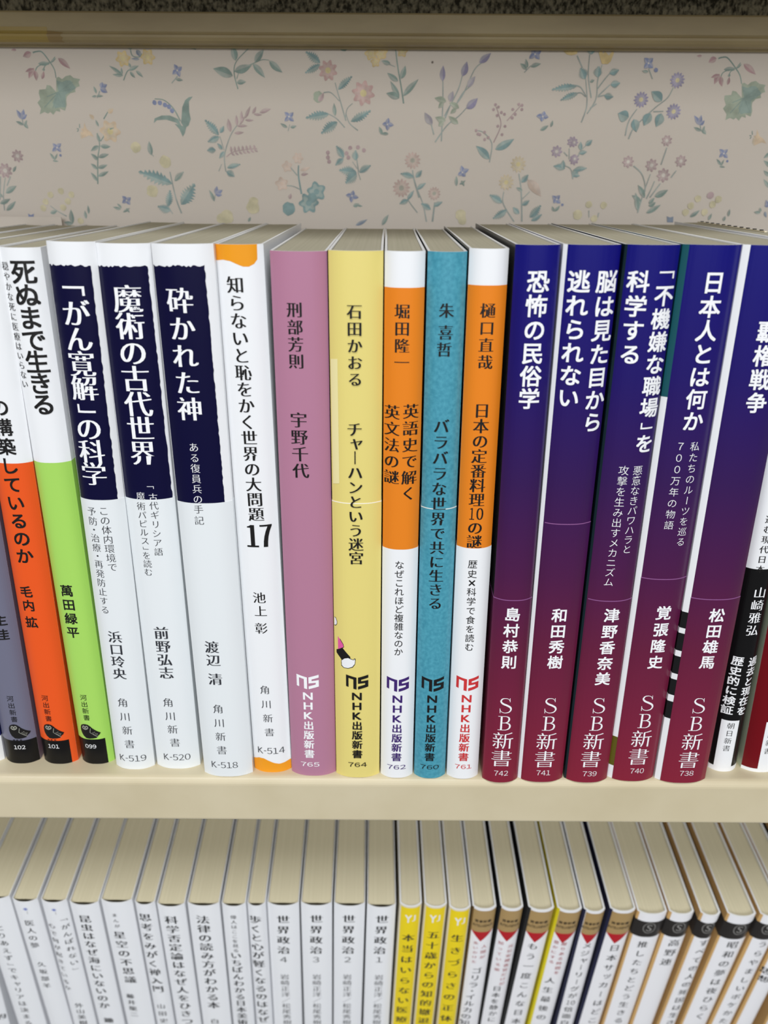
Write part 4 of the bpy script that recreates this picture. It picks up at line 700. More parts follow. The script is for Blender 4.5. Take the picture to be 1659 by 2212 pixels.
PAPER = dict(white=(240, 241, 243), white2=(246, 247, 250), white3=(246, 245, 248), bandwhite=(232, 236, 238), bandwhite2=(240, 241, 243),
    navy=(20, 28, 95), slate=(112, 112, 132), orange=(236, 90, 34), lime=(168, 216, 100), navyblock=(7, 5, 50), amber=(238, 156, 34),
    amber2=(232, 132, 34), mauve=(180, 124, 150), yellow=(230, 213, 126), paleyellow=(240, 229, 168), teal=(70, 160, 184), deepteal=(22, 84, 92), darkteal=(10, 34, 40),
    dark=(18, 18, 20), black=(16, 15, 16), olive=(96, 88, 22), darkred=(112, 8, 20), palegreen=(196, 204, 176), hotpink=(226, 92, 160),  # dark: black print, and dark cover sides with gap shadow in the colour
    cream=(232, 222, 196), vividyellow=(248, 220, 20), tan=(176, 146, 96), redmark=(186, 18, 32), softblack=(44, 40, 38), kraft=(212, 170, 108),
    umber=(92, 64, 20), black2=(26, 26, 26), acid=(226, 210, 10), night=(24, 26, 60))
for k, v in PAPER.items():
    streak_bump(pbr(k, v, 0.36, 0.1))
for k in ('navyblock', 'orange', 'amber', 'amber2', 'lime', 'black', 'darkred', 'softblack'):
    MATS[k].node_tree.nodes['Principled BSDF'].inputs['Roughness'].default_value = 0.3
    MATS[k].node_tree.nodes['Principled BSDF'].inputs['Specular IOR Level'].default_value = 0.25
    MATS[k].node_tree.nodes['Principled BSDF'].inputs['Coat Weight'].default_value = 0.0
nz = mottle(MATS['teal'], (62, 140, 162), (82, 162, 182), 900, 3, (1, 1, 1), 0.3, 0.7)
INKS = dict(ink=(20, 18, 18), ink2=(52, 54, 60), ink3=(40, 40, 42), violet=(62, 34, 110), red=(206, 52, 54), redtext=(176, 84, 88),
    starblue=(110, 126, 200), ringgrey=(150, 148, 144), inkwhite=(246, 246, 248), owlface=(150, 150, 140), edge=(248, 244, 236))
for k, v in INKS.items():
    pbr(k, v, 0.45)
def gradient_material(name):
    m = pbr(name, (80, 30, 100), 0.3, 0.05, 0.3)
    tc = node(m, 'ShaderNodeTexCoord'); sp = node(m, 'ShaderNodeSeparateXYZ'); mr = node(m, 'ShaderNodeMapRange'); cr = node(m, 'ShaderNodeValToRGB')
    mr.inputs['From Max'].default_value = 0.175
    link(m, tc.outputs['Object'], sp.inputs[0]); link(m, sp.outputs['Z'], mr.inputs['Value']); link(m, mr.outputs[0], cr.inputs['Fac'])
    link(m, cr.outputs['Color'], m.node_tree.nodes['Principled BSDF'].inputs['Base Color'])
    stops = [(0.0, (134, 33, 54)), (0.14, (120, 31, 58)), (0.3, (100, 28, 60)), (0.45, (76, 24, 71)), (0.62, (52, 22, 82)), (0.8, (30, 16, 100)), (1.0, (12, 11, 114))]
    el = cr.color_ramp.elements
    el[0].position, el[0].color = stops[0][0], (*lin(stops[0][1]), 1)
    el[1].position, el[1].color = stops[-1][0], (*lin(stops[-1][1]), 1)
    for p, c in stops[1:-1]:
        e = el.new(p); e.color = (*lin(c), 1)
    streak_bump(m, 0.5)
    return m
gradient_material('grad')
MATS['gradside'] = MATS['grad']
pages = pbr('page_edges', (214, 208, 184), 0.8, 0, 0.2)
mottle(pages, (168, 162, 141), (178, 172, 152), 1.0, 5, (900, 6, 60), 0.3, 0.7)
pages2 = pbr('aged_page_edges', (214, 202, 164), 0.8, 0, 0.2)
mottle(pages2, (214, 205, 174), (223, 214, 185), 1.0, 5, (900, 6, 60), 0.3, 0.7)

pbr('binding_shade', (84, 78, 60), 0.7, 0, 0.2)  # glue tone kept dark to paint shade into the hollow behind the spine

# ------------------------------------------------------------------ mesh helpers
def finish(name, bm, mats, parent=None, smooth=False):
    me = bpy.data.meshes.new(name)
    bmesh.ops.scale(bm, vec=(MM, MM, MM), verts=bm.verts)
    if smooth:
        for f in bm.faces: f.smooth = True
    bm.to_mesh(me); bm.free()
    for m in mats: me.materials.append(MATS[m] if isinstance(m, str) else m)
    o = bpy.data.objects.new(name, me); COL.objects.link(o)
    if parent: o.parent = parent
    return o
def tag(o, label=None, cat=None, group=None, kind=None):
    for k, v in (('label', label), ('category', cat), ('group', group), ('kind', kind)):
        if v: o[k] = v
    return o
def box(bm, x0, x1, y0, y1, z0, z1, mi=0):
    v = [bm.verts.new(p) for p in ((x0,y0,z0),(x1,y0,z0),(x1,y1,z0),(x0,y1,z0),(x0,y0,z1),(x1,y0,z1),(x1,y1,z1),(x0,y1,z1))]
    for f in ((3,2,1,0),(4,5,6,7),(0,1,5,4),(1,2,6,5),(2,3,7,6),(3,0,4,7)):
        bm.faces.new([v[i] for i in f]).material_index = mi
def extrude_x(bm, prof, x0, x1, mi=0):
    """closed (y, z) outline swept along x"""
    a = [bm.verts.new((x0, y, z)) for y, z in prof]; b = [bm.verts.new((x1, y, z)) for y, z in prof]
    n = len(prof)
    for i in range(n):
        bm.faces.new((a[i], a[(i+1) % n], b[(i+1) % n], b[i])).material_index = mi
    bm.faces.new(a[::-1]); bm.faces.new(b)
    bmesh.ops.recalc_face_normals(bm, faces=bm.faces)

# ------------------------------------------------------------------ lettering: outlines of the built-in typeface, reshaped into brush and block weights
# per style: outline shift in x and y (em), then the offsets of the copies that thicken the strokes
STYLE = {'mh': (0, -0.012, ((-.026, 0), (.026, 0))), 'mm': (0, -0.012, ((-.012, 0), (.012, 0))), 'ml': (0, -0.012, ((0, 0),)),
         'gb': (0, 0, ((-.019, -.019), (.019, -.019), (-.019, .019), (.019, .019))), 'gm': (0.003, 0.003, ((0, 0),)), 'gl': (-0.008, -0.008, ((0, 0),)),
         'mx': (0, -0.012, ((-.07, 0), (-.035, 0), (0, 0), (.035, 0), (.07, 0))), 'gx': (0, 0, ((-.026, -.012), (.026, -.012), (-.026, .014), (.026, .014)))}
GLYPH = {}
def outlines(ch):
    cu = bpy.data.curves.new('glyph', 'FONT'); cu.body = ch; cu.size = 1
    o = bpy.data.objects.new('glyph', cu); COL.objects.link(o)
    dg = bpy.context.evaluated_depsgraph_get()
    c2 = o.to_curve(dg)
    loops = []
    for s in c2.splines:
        pts = []
        bp = s.bezier_points; n = len(bp)
        for i in range(n):
            a, b = bp[i], bp[(i+1) % n]
            p0, p1, p2, p3 = a.co, a.handle_right, b.handle_left, b.co
            d = (p3 - p0); L = d.length
            straight = L < 1e-6 or (abs((p1-p0).cross(d).z) + abs((p2-p0).cross(d).z)) < 2e-3 * L
            k = 1 if straight else 4
            for j in range(k):
                t = j / k; q = 1 - t
                p = p0*q**3 + p1*3*q*q*t + p2*3*q*t*t + p3*t**3
                if not pts or (abs(p.x-pts[-1][0]) + abs(p.y-pts[-1][1])) > 1e-4: pts.append((p.x, p.y))
        if len(pts) > 1 and abs(pts[0][0]-pts[-1][0]) + abs(pts[0][1]-pts[-1][1]) < 1e-4: pts.pop()
        if len(pts) > 2: loops.append(pts)
    o.to_curve_clear(); bpy.data.objects.remove(o); bpy.data.curves.remove(cu)
    return loops
def area2(p): return sum(p[i][0]*p[(i+1) % len(p)][1] - p[(i+1) % len(p)][0]*p[i][1] for i in range(len(p)))
def glyph(ch, st):
    key = (ch, st)
    if key in GLYPH: return GLYPH[key]
    loops = outlines(ch); ax, ay, copies = STYLE[st]
    if not loops:
        GLYPH[key] = ([], [], (0, 1, 0, 1)); return GLYPH[key]
    big = max(loops, key=lambda p: abs(area2(p)))
    sg = 1 if area2(big) > 0 else -1
    cu = bpy.data.curves.new('letter', 'CURVE'); cu.dimensions = '2D'; cu.fill_mode = 'BOTH'
    for p in loops:
        n = len(p); q = []
        for i in range(n):
            (xa, ya), (xb, yb), (xc, yc) = p[i-1], p[i], p[(i+1) % n]
            d1 = Vector((xb-xa, yb-ya)).normalized(); d2 = Vector((xc-xb, yc-yb)).normalized()
            n1 = Vector((d1.y, -d1.x))*sg; n2 = Vector((d2.y, -d2.x))*sg
            e1 = ax*n1.x*n1.x + ay*n1.y*n1.y; e2 = ax*n2.x*n2.x + ay*n2.y*n2.y
            cr = n1.x*n2.y - n1.y*n2.x
            if abs(cr) > 0.3:
                ox = (e1*n2.y - e2*n1.y)/cr; oy = (n1.x*e2 - n2.x*e1)/cr
            else:
                ox, oy = (n1.x*e1+n2.x*e2)/2, (n1.y*e1+n2.y*e2)/2
            L = math.hypot(ox, oy); m = 2.2*max(abs(ax), abs(ay))
            if L > m > 0: ox, oy = ox*m/L, oy*m/L
            q.append((xb+ox, yb+oy))
        s = cu.splines.new('POLY'); s.points.add(n-1); s.use_cyclic_u = True
        for i, (x, y) in enumerate(q): s.points[i].co = (x, y, 0, 1)
    o = bpy.data.objects.new('letter', cu); COL.objects.link(o)
    me = bpy.data.meshes.new_from_object(o.evaluated_get(bpy.context.evaluated_depsgraph_get()))
    vs = [(v.co.x, v.co.y) for v in me.vertices]; fs = [tuple(f.vertices) for f in me.polygons]
    bpy.data.objects.remove(o); bpy.data.curves.remove(cu); bpy.data.meshes.remove(me)
    n = len(vs)
    fs = [tuple(i+k*n for i in f) + (k,) for k in range(len(copies)) for f in fs]
    vs = [(x+a, y+b) for a, b in copies for x, y in vs]
    xs = [v[0] for v in vs]; ys = [v[1] for v in vs]
    GLYPH[key] = (vs, fs, (min(xs), max(xs), min(ys), max(ys)))
    return GLYPH[key]
def serif(ch):
    """roman capitals S and B drawn as swelling ribbons with hairline serifs"""
    if ('serif', ch) in GLYPH: return GLYPH[('serif', ch)]
    vs, fs = [], []
    def ribbon(pts, wid):
        out = []
        for i in range(len(pts)-1):
            a, b, c, d = pts[max(i-1, 0)], pts[i], pts[i+1], pts[min(i+2, len(pts)-1)]
            for j in range(6):
                t = j/6
                out.append(tuple(.5*(2*b[m]+(c[m]-a[m])*t+(2*a[m]-5*b[m]+4*c[m]-d[m])*t*t+(3*b[m]-a[m]-3*c[m]+d[m])*t**3) for m in (0, 1)) + (wid[i]+(wid[i+1]-wid[i])*t,))
        out.append((*pts[-1], wid[-1]))
        base = len(vs)
        for i, (x, y, w) in enumerate(out):
            p, q = out[max(i-1, 0)], out[min(i+1, len(out)-1)]
            L = math.hypot(q[0]-p[0], q[1]-p[1]) or 1; nx, ny = -(q[1]-p[1])/L*w/2, (q[0]-p[0])/L*w/2
            vs.extend([(x+nx, y+ny), (x-nx, y-ny)])
        for i in range(len(out)-1):
            k = base+2*i; fs.append((k, k+1, k+3, k+2, len(fs) % 7))
    def quad(*p):
        k = len(vs); vs.extend(p); fs.append((k, k+1, k+2, k+3, 3))
    if ch == 'S':
        ribbon([(.66, .60), (.60, .69), (.47, .73), (.33, .69), (.28, .57), (.36, .46), (.52, .38), (.68, .28), (.73, .15), (.66, .03), (.50, -.02), (.34, .02), (.26, .13)],
               [.02, .025, .03, .05, .07, .085, .09, .085, .07, .05, .03, .025, .02])
        quad((.65, .74), (.67, .74), (.685, .54), (.66, .54)); quad((.255, -.04), (.28, -.04), (.265, .2), (.24, .2))
    else:
        quad((.32, 0), (.40, 0), (.40, .72), (.32, .72)); quad((.22, .70), (.50, .70), (.50, .725), (.22, .725)); quad((.22, -.005), (.50, -.005), (.50, .02), (.22, .02))
        ribbon([(.40, .712), (.55, .71), (.66, .66), (.69, .55), (.64, .43), (.53, .385), (.40, .38)], [.025, .03, .06, .08, .06, .03, .025])
        ribbon([(.40, .38), (.56, .375), (.70, .31), (.74, .19), (.69, .07), (.55, .01), (.40, .008)], [.025, .03, .06, .085, .06, .03, .025])
    xs = [v[0] for v in vs]; ys = [v[1] for v in vs]
    GLYPH[('serif', ch)] = (vs, fs, (min(xs), max(xs), min(ys), max(ys)))
    return GLYPH[('serif', ch)]
NARROW = {'「': .72, '」': .72, '・': .75, 'ャ': .85, 'ッ': .85, '×': .9}
WIDE = {c: chr(ord(c)+0xFEE0) for c in '0123456789'}
# flat shapes are gathered as (outline, material) in a list, then cut into upright strips and laid on the spine
def put_glyph(out, ch, st, cx, cz, em, mi):
    if ch == '⑩':
        for k, c in enumerate('10'): put_h(out, c, st, cx + (k-.5)*em*.5, cz, em*(.3, .44)[k], em*.8, mi)
        return
    if ch in '「」': st = 'gm' if st in ('mh', 'gb') else 'gl'
    vs, fs, bb = serif(ch) if st == 'sr' else glyph(ch, st)
    if ch == '×': em *= 1.6
    if ch.isascii() or ch in '７０「」×':
        mx, my = (bb[0]+bb[1])/2, (bb[2]+bb[3])/2
    else: mx, my = .5, .38
    p = []
    for x, y in vs:
        x, y = x-mx, y-my
        if ch in '「」ー': x, y = y, -x
        if ch == '「': x *= 1.15
        if ch in 'ャッ': x += .1; y += .08
        p.append((cx + x*em*(1.3 if st == 'gx' and ch.isascii() else 1), cz + y*em*(1.12 if st == 'gx' and ch.isascii() else 1)))
    for f in fs: out.append(([p[i] for i in f[:-1]], mi, .007*f[-1]))
def put_h(out, ch, st, cx, cz, w, h, mi):
    """one glyph stretched into a w x h cell"""
    vs, fs, bb = glyph(WIDE.get(ch, ch), st)
    p = [(cx + ((x-bb[0])/(bb[1]-bb[0])-.5)*w, cz + ((y-bb[2])/(bb[3]-bb[2])-.5)*h) for x, y in vs]
    for f in fs: out.append(([p[i] for i in f[:-1]], mi, .007*f[-1]))
def put_line_h(out, txt, st, cx, cz, w, h, mi):
    ws = []
    for c in txt:
        bb = glyph(WIDE.get(c, c), st)[2]; ws.append((bb[1]-bb[0], bb[3]-bb[2]))
    gap = 0.09; tot = sum(a for a, _ in ws) + gap*(len(txt)-1); k = w/tot; hm = max(b for _, b in ws)
    if len(txt) == 1: k = min(k, h/hm)
    x = cx - (tot*k)/2
    for c, (a, b) in zip(txt, ws):
        hh = h if c != '-' else h*b/hm
        put_h(out, c, st, x + a*k/2, cz, a*k, hh, mi)
        x += (a+gap)*k
def put_poly(out, pts, mi):
    for t in tessellate_polygon([[Vector((x, z, 0)) for x, z in pts]]):
        out.append(([pts[i] for i in t], mi, 0))
def disc_pts(cx, cz, rx, rz, n=20, a0=0): return [(cx+rx*math.cos(a0+2*math.pi*i/n), cz+rz*math.sin(a0+2*math.pi*i/n)) for i in range(n)]
def clip(p, x, keep_right):
    r = []
    for i in range(len(p)):
        a, b = p[i-1], p[i]
        ia, ib = (a[0] >= x) == keep_right, (b[0] >= x) == keep_right
        if ia != ib:
            t = (x-a[0])/(b[0]-a[0]); r.append((x, a[1]+(b[1]-a[1])*t))
        if ib: r.append(b)
    return r
def spine(x, T, s): return s*min(1.0, abs(2*x/T))**2.6
def lay(bm, shapes, T, s, eps, step=0.8):
    """cut flat shapes along upright lines and lay them on the rounded spine; eps may be one lift per shape"""
    for n, (p, mi, up) in enumerate(shapes):
        e = (eps[n] if isinstance(eps, list) else eps) + up
        x0 = min(q[0] for q in p); x1 = max(q[0] for q in p)
        k = math.floor(x0/step); parts = []
        rest = p
        while rest and (k+1)*step < x1:
            xc = (k+1)*step
            a = clip(rest, xc, False); rest = clip(rest, xc, True)
            if len(a) > 2: parts.append(a)
            k += 1
        if len(rest) > 2: parts.append(rest)
        for a in parts:
            if area2(a) == 0: continue
            vs = [bm.verts.new((x, spine(x, T, s)-e, z)) for x, z in (a if area2(a) > 0 else a[::-1])]
            f = bm.faces.new(vs); f.material_index = mi

# ------------------------------------------------------------------ paperback builder
def paperback(d, depth, lower):
    T, h, s = d['T'], d['h'], d['s']; hw = T/2
    root = bpy.data.objects.new('paperback_book', None); COL.objects.link(root)
    root.empty_display_size = 0.02
    rot = Matrix.Rotation(math.atan(d['lean']) if not lower else d['lean'], 3, 'Y')
    if lower: rot = Matrix(LOW_M) @ rot
    root.matrix_world = Matrix.Translation(Vector(d['loc'])*MM) @ rot.to_4x4()
    tag(root, d['label'], 'book', 'paperbacks on the lower shelf' if lower else 'paperbacks on the upper shelf')
    # --- cover (jacket): outer skin, inner skin, rims, folded flaps
    wrapl = d.get('wrap', 0)
    base = d['base']; lcol, rcol = d['left'], d['right']
    mats = [base]
    def mi(m):
        if m not in mats: mats.append(m)
        return mats.index(m)
    n = 30
    xs = [math.sin((i/n-.5)*math.pi)*hw for i in range(n+1)]
    gap = d.get('gap')
    th, fl = (0.3, 0.35) if gap else (0.35, 0.7)
    outer = [(-hw, depth)] + [(-hw, 58.0)] + [(x, spine(x, T, s)) for x in xs] + [(hw, 58.0), (hw, depth)]
    inner = [(-hw+th, depth), (-hw+fl, 58.0)] + [(x*(1-2*fl/T), spine(x, T, s)*(1-.15*abs(x)/hw)+fl) for x in xs] + [(hw-fl, 58.0), (hw-th, depth)]
    tags = ['L', 'L'] + ['S']*n + ['R', 'R']
    zs = {0.0, h}
    sides = d.get('sides', []); ls = d.get('lsides', [])
    for a, b, c in sides+ls: zs |= {max(0, min(h, a)), max(0, min(h, b))}
    zs = sorted(zs)
    bm = bmesh.new()
    ov = [[bm.verts.new((x, y, z)) for x, y in outer] for z in zs]
    iv = [[bm.verts.new((x, y, z)) for x, y in inner] for z in (0.0, h)]
    for r in range(len(zs)-1):
        zc = (zs[r]+zs[r+1])/2
        for i, t in enumerate(tags):
            m = base
            edge = t == 'S' and xs[i-2]/2+xs[i-1]/2 < -hw+wrapl
            if t == 'L' or edge:
                m = lcol
                for a, b, c in sides+ls:
                    if a <= zc <= b: m = c
            if t == 'R':
                m = rcol
                for a, b, c in sides:
                    if a <= zc <= b: m = c
            f = bm.faces.new((ov[r][i], ov[r][i+1], ov[r+1][i+1], ov[r+1][i])); f.material_index = mi(m); f.smooth = True
    inn = mi('white')
    for i in range(len(tags)):
        bm.faces.new((iv[1][i], iv[1][i+1], iv[0][i+1], iv[0][i])).material_index = inn
        bm.faces.new((ov[-1][i], ov[-1][i+1], iv[1][i+1], iv[1][i])).material_index = inn
        bm.faces.new((iv[0][i], iv[0][i+1], ov[0][i+1], ov[0][i])).material_index = inn
    for k in (0, -1):
        col = [ov[r][k] for r in range(len(zs))] + [iv[1][k], iv[0][k]]
        bm.faces.new(col).material_index = inn
    bmesh.ops.recalc_face_normals(bm, faces=bm.faces)
    for f in bm.faces: f.smooth = False
    bm.edges.index_update()
    # printed colour fields, laid on the spine
    banded = d.get('band'); pe = 0.10 if banded else 0.03
    if d.get('patches'):
        shapes, lifts = [], []
        for k, (pts, c) in enumerate(d['patches']):
            put_poly(shapes, pts, mi(c)); lifts += [pe + .012*k]*(len(shapes)-len(lifts))
        lay(bm, shapes, T, s, lifts, .5)
    cover = finish('cover', bm, mats, root)
    mod_smooth(cover)
    # --- page block
    bm = bmesh.new()
    zt = h - (0.6 if gap else (1.2 if d.get('tanline') or base == 'white3' else 0.35))
    xi = [x*(1-2*(fl+.12)/T) for x in xs]
    if gap:
        fr = [(x, spine(x, T, s)*.9 + fl + .1 + 1.5*(1-(x/hw)**2)) for x in xi]
    else:
        fr = [(x, spine(x*1.02, T, s)*.9 + fl + .15) for x in xi]
    wb = hw - th - .1
    loop = fr + [(wb-.3, 60.0), (wb, depth-1.2), (-wb, depth-1.2), (-wb+.3, 60.0)]
    a = [bm.verts.new((x, y, .5)) for x, y in loop]; b = [bm.verts.new((x, y, zt)) for x, y in loop]
    m = len(loop)
    for i in range(m): bm.faces.new((a[i], a[(i+1) % m], b[(i+1) % m], b[i])).material_index = 1 if i < len(fr)-1 else 0
    bm.faces.new(a[::-1]); bm.faces.new(b)
    bmesh.ops.recalc_face_normals(bm, faces=bm.faces)
    finish('page_block', bm, ['aged_page_edges' if lower else 'page_edges', 'binding_shade'], root)
    # --- belly band
    carrier = cover
    if banded:
        zb, col = banded
        if col == 'same': col = base
        bm = bmesh.new()
        def off(p, e):
            return ([] if wrapl else [(-hw-e, 46.0)]) + [(x*(1+2*e/T), spine(x, T, s)-e) for x in xs if x > -hw+wrapl or not wrapl] + [(hw+e, 46.0)]
        po, pi_ = off(0, .08), off(0, .015)
        rows = [(po, 0.02), (po, zb-.22), (po, zb), (pi_, zb), (pi_, 0.02)]
        vv = [[bm.verts.new((x, y, z)) for x, y in p] for p, z in rows]
        for r in range(5):
            q = (r+1) % 5
            for i in range(len(po)-1):
                f = bm.faces.new((vv[r][i], vv[r][i+1], vv[q][i+1], vv[q][i]))
                f.material_index = 1 if r in (1, 2) else 0
                if r < 1 and i == len(po)-2: f.material_index = 0
        bmesh.ops.recalc_face_normals(bm, faces=bm.faces)
        bm_o = finish('paper_band', bm, [col, 'edge' if col in ('yellow', 'teal') else ('bandline' if col == 'grad' else col)], root)
        mod_smooth(bm_o)
    # --- lettering and emblems
    groups = {}
    for L in d['lines']:
        k = L[0]
        name = {'H': L[1] if k == 'H' else '', 'logo': 'emblem', 'owl': 'owl_emblem', 'star': 'star_mark', 'yj': 'emblem', 'ring': 'ring_emblem'}.get(k, k)
        groups.setdefault(name, []).append(L)
    if d.get('tanline'):
        z0 = d['tanline']
        groups['series_lettering'] = [('H', '', '青春新書', 0, z0+1.6, T*.7, 1.9, 'gm', 'ink'), ('H', '', 'INTELLIGENCE', .1, z0-1.5, T*.82, 1.7, 'gm', 'ink')]
    te = pe + .02*max(1, len(d.get('patches', []))) + .04
    for name, lines in groups.items():
        bm = []; ms = []
        def gi(c):
            c = {'white': 'inkwhite'}.get(c, c)
            if c not in ms: ms.append(c)
            return ms.index(c)
        for L in lines:
            if L[0] == 'H':
                _, _, t, x, z, w, hh, st, c = L; put_line_h(bm, t, st, x, z, w, hh, gi(c))
            elif L[0] == 'logo':
                _, x, z, w, hh, c = L
                for P in (((0,1),(.47,.82),(.47,0),(.33,.05),(.33,.70),(.11,.79),(.11,.16),(0,.2)),
                          ((.54,.82),(1,1),(1,.80),(.68,.68),(.68,.57),(1,.63),(1,.18),(.54,0),(.54,.2),(.86,.33),(.86,.45),(.54,.40))):
                    put_poly(bm, [(x+(a-.5)*w, z+(b-.5)*hh) for a, b in P], gi(c))
            elif L[0] == 'owl':
                _, x, z, w, hh, c = L
                B = lambda P, cc: put_poly(bm, [(x+(a-.5)*w, z+(b-.5)*hh) for a, b in P], gi(cc))
                B(((0,.55),(.01,.74),(.07,.9),(.18,.98),(.3,1),(.42,.97),(.54,.86),(.62,.74),(.8,.56),(1,.40),(.94,.27),(.86,.2),(.78,.06),(.6,.02),(.4,.0),(.24,.02),(.1,.18),(.03,.36)), c)
                for a in (.12, .28, .46): B([(a+.1*i, -.06) for i in (0, 1)] + [(a+.1, -.12), (a, -.12)], c)
            elif L[0] == 'star':
                _, x, z, w, hh, c = L
                for k in range(3):
                    an = k*math.pi/3 + .3; dx, dz = math.cos(an)*w/2, math.sin(an)*w/2; nx, nz = -dz*.18, dx*.18
                    put_poly(bm, [(x-dx-nx, z-dz-nz), (x+dx-nx, z+dz-nz), (x+dx+nx, z+dz+nz), (x-dx+nx, z-dz+nz)], gi(c))
                put_poly(bm, [(x+.35, z-1.4), (x+.5, z-1.4), (x+.5, z-3.4), (x+.35, z-3.4)], gi('ringgrey'))
            elif L[0] == 'yj':
                _, x, z, w, hh, c = L
                put_h(bm, 'Y', 'gb', x-w*.17, z, w*.62, hh, gi(c)); put_h(bm, 'J', 'gm', x+w*.3, z+hh*.08, w*.3, hh*.8, gi(c))
            elif L[0] == 'ring':
                _, x, z, w, hh, c = L
                o_ = disc_pts(x, z, w*.5, hh*.62, 16, .2); i_ = disc_pts(x, z, w*.45, hh*.56, 16, .2)
                for q in range(16): put_poly(bm, [o_[q], o_[(q+1) % 16], i_[(q+1) % 16], i_[q]], gi(c))
                put_h(bm, 'S', 'mm', x, z, w*.42, hh*.72, gi(c))
            else:
                _, t, x0, z0, x1, z1, em, st, c = L
                wd = [NARROW.get(ch, 1.0) for ch in t]; pos = [0.0]
                for a, b in zip(wd, wd[1:]): pos.append(pos[-1]+(a+b)/2)
                tot = pos[-1] or 1.0
                for ch, p in zip(t, pos):
                    put_glyph(bm, ch, st, x0+(x1-x0)*p/tot, z0+(z1-z0)*p/tot, em, gi(c))
        shapes = bm; bm = bmesh.new()
        lay(bm, shapes, T, s, te, .7)
        finish(name, bm, ms, cover)
        if name == 'owl_emblem':
            _, x, z, w, hh, c = lines[0]
            bm = []
            for P in (((.1,.72),(.13,.85),(.2,.9),(.27,.83),(.34,.9),(.41,.86),(.44,.75),(.38,.66),(.27,.6),(.17,.63)),):
                put_poly(bm, [(x+(a-.5)*w, z+(b-.5)*hh) for a, b in P], 0)
            for a, b in ((.2,.76),(.34,.77)): put_poly(bm, [(x+(px-.5)*w, z+(pz-.5)*hh) for px, pz in disc_pts(a, b, .042, .05, 10)], 1)
            put_poly(bm, [(x+(a-.5)*w, z+(b-.5)*hh) for a, b in ((.245,.72),(.295,.72),(.27,.64))], 1)
            for a, b in ((.60,.42),(.68,.46),(.64,.33),(.73,.36),(.80,.34),(.70,.26),(.78,.26)):
                put_poly(bm, [(x+(a+q-.5)*w, z+(b+r-.5)*hh) for q, r in ((0,0),(.05,.03),(.06,.0),(.01,-.03))], 0)
            put_poly(bm, [(x+(a-.5)*w, z+(b-.5)*hh) for a, b in ((.52,.72),(.55,.72),(.5,.45),(.86,.12),(.84,.10),(.47,.44))], 0)
            shapes = bm; bm = bmesh.new()
            lay(bm, shapes, T, s, [te+.03+.012*m_ for _, m_, _ in shapes], .5)
            finish('owl_face', bm, ['owlface', 'ink'], cover)
    return root
def mod_smooth(o):
    """smooth the rounded spine, keep the rims crisp"""
    me = o.data
    for p in me.polygons: p.use_smooth = True
    bm = bmesh.new(); bm.from_mesh(me)
    for e in bm.edges:
        if len(e.link_faces) == 2 and e.calc_face_angle(0) > math.radians(38): e.smooth = False
    bm.to_mesh(me); bm.free()
pbr('bandline', (150, 96, 150), 0.4)

# ------------------------------------------------------------------ the setting
WALL_Y = 118.0
wall_m = pbr('wallpaper_ground', (208, 198, 187), 0.75, 0, 0.25)
FC = dict(gr=(104,138,132), tl=(98,144,150), tl2=(112,146,140), gl=(142,164,142), gs=(140,160,158), bl=(104,122,178), bs=(96,118,150), lv=(124,120,168), lv2=(150,146,168),
    lv3=(150,130,162), lv4=(136,130,180), pk=(166,118,128), pk2=(206,158,156), pk3=(200,168,160), ye=(226,194,116), yc=(226,208,140), yc2=(228,214,160), gc=(160,164,150),
    py=(214,204,160), py2=(216,196,156), pe=(228,198,160), pe2=(214,186,170), mv=(172,142,150), wh=(222,216,208), dk=(70,56,50))
GROUND = (208, 198, 187)
def paint(name, rgb):
    rgb = tuple(int(v*.94*.64+g*.36) for v, g in zip(rgb, GROUND))
    m = pbr(name, rgb, 0.75, 0, 0.25)
    a = tuple(min(255, int(v*0.94)) for v in rgb); b = tuple(min(255, int(v*1.05+4)) for v in rgb)
    mottle(m, a, b, 260, 3)
    return name
for k in list(FC):
    FC[k+'_pale'] = tuple(int(v*.62+g*.38) for v, g in zip(FC[k], (212, 208, 196)))
fkeys = list(FC)
for k in fkeys: paint('print_'+k, FC[k])
bm = bmesh.new()
box(bm, -420, 420, WALL_Y, WALL_Y+12, -20, 243.5, 0)
rank = 0
random.seed(5)
def flat(pts, c, y):
    vs = [bm.verts.new((x, y, z)) for x, z in pts]
    try: f = bm.faces.new(vs)
    except ValueError: return
    f.normal_update()
    if f.normal.y > 0: f.normal_flip()
    f.material_index = 1 + fkeys.index(c)
def leaf_pts(x0, z0, x1, z1, w, jag):
    dx, dz = x1-x0, z1-z0; L = math.hypot(dx, dz) or 1; nx, nz = -dz/L, dx/L
    up, dn = [], []
    bend = .06*w*random.choice((-1, 1))
    n = 9 if jag else 8
    for i in range(1, n):
        t = i/n; r = math.sin(math.pi*t**.8)*w*.5
        b = bend*math.sin(math.pi*t)
        if jag:
            up.append((x0+dx*(t-.05)+nx*(r*.55+b), z0+dz*(t-.05)+nz*(r*.55+b)))
            up.append((x0+dx*(t+.05)+nx*(r*1.15+b), z0+dz*(t+.05)+nz*(r*1.15+b)))
            dn.append((x0+dx*(t-.05)-nx*(r*.55-b), z0+dz*(t-.05)-nz*(r*.55-b)))
            dn.append((x0+dx*(t+.05)-nx*(r*1.15-b), z0+dz*(t+.05)-nz*(r*1.15-b)))
        else:
            up.append((x0+dx*t+nx*(r+b), z0+dz*t+nz*(r+b))); dn.append((x0+dx*t-nx*(r-b), z0+dz*t-nz*(r-b)))
    return [(x0, z0)] + up + [(x1, z1)] + dn[::-1], [(x0, z0)] + up + [(x1, z1)]
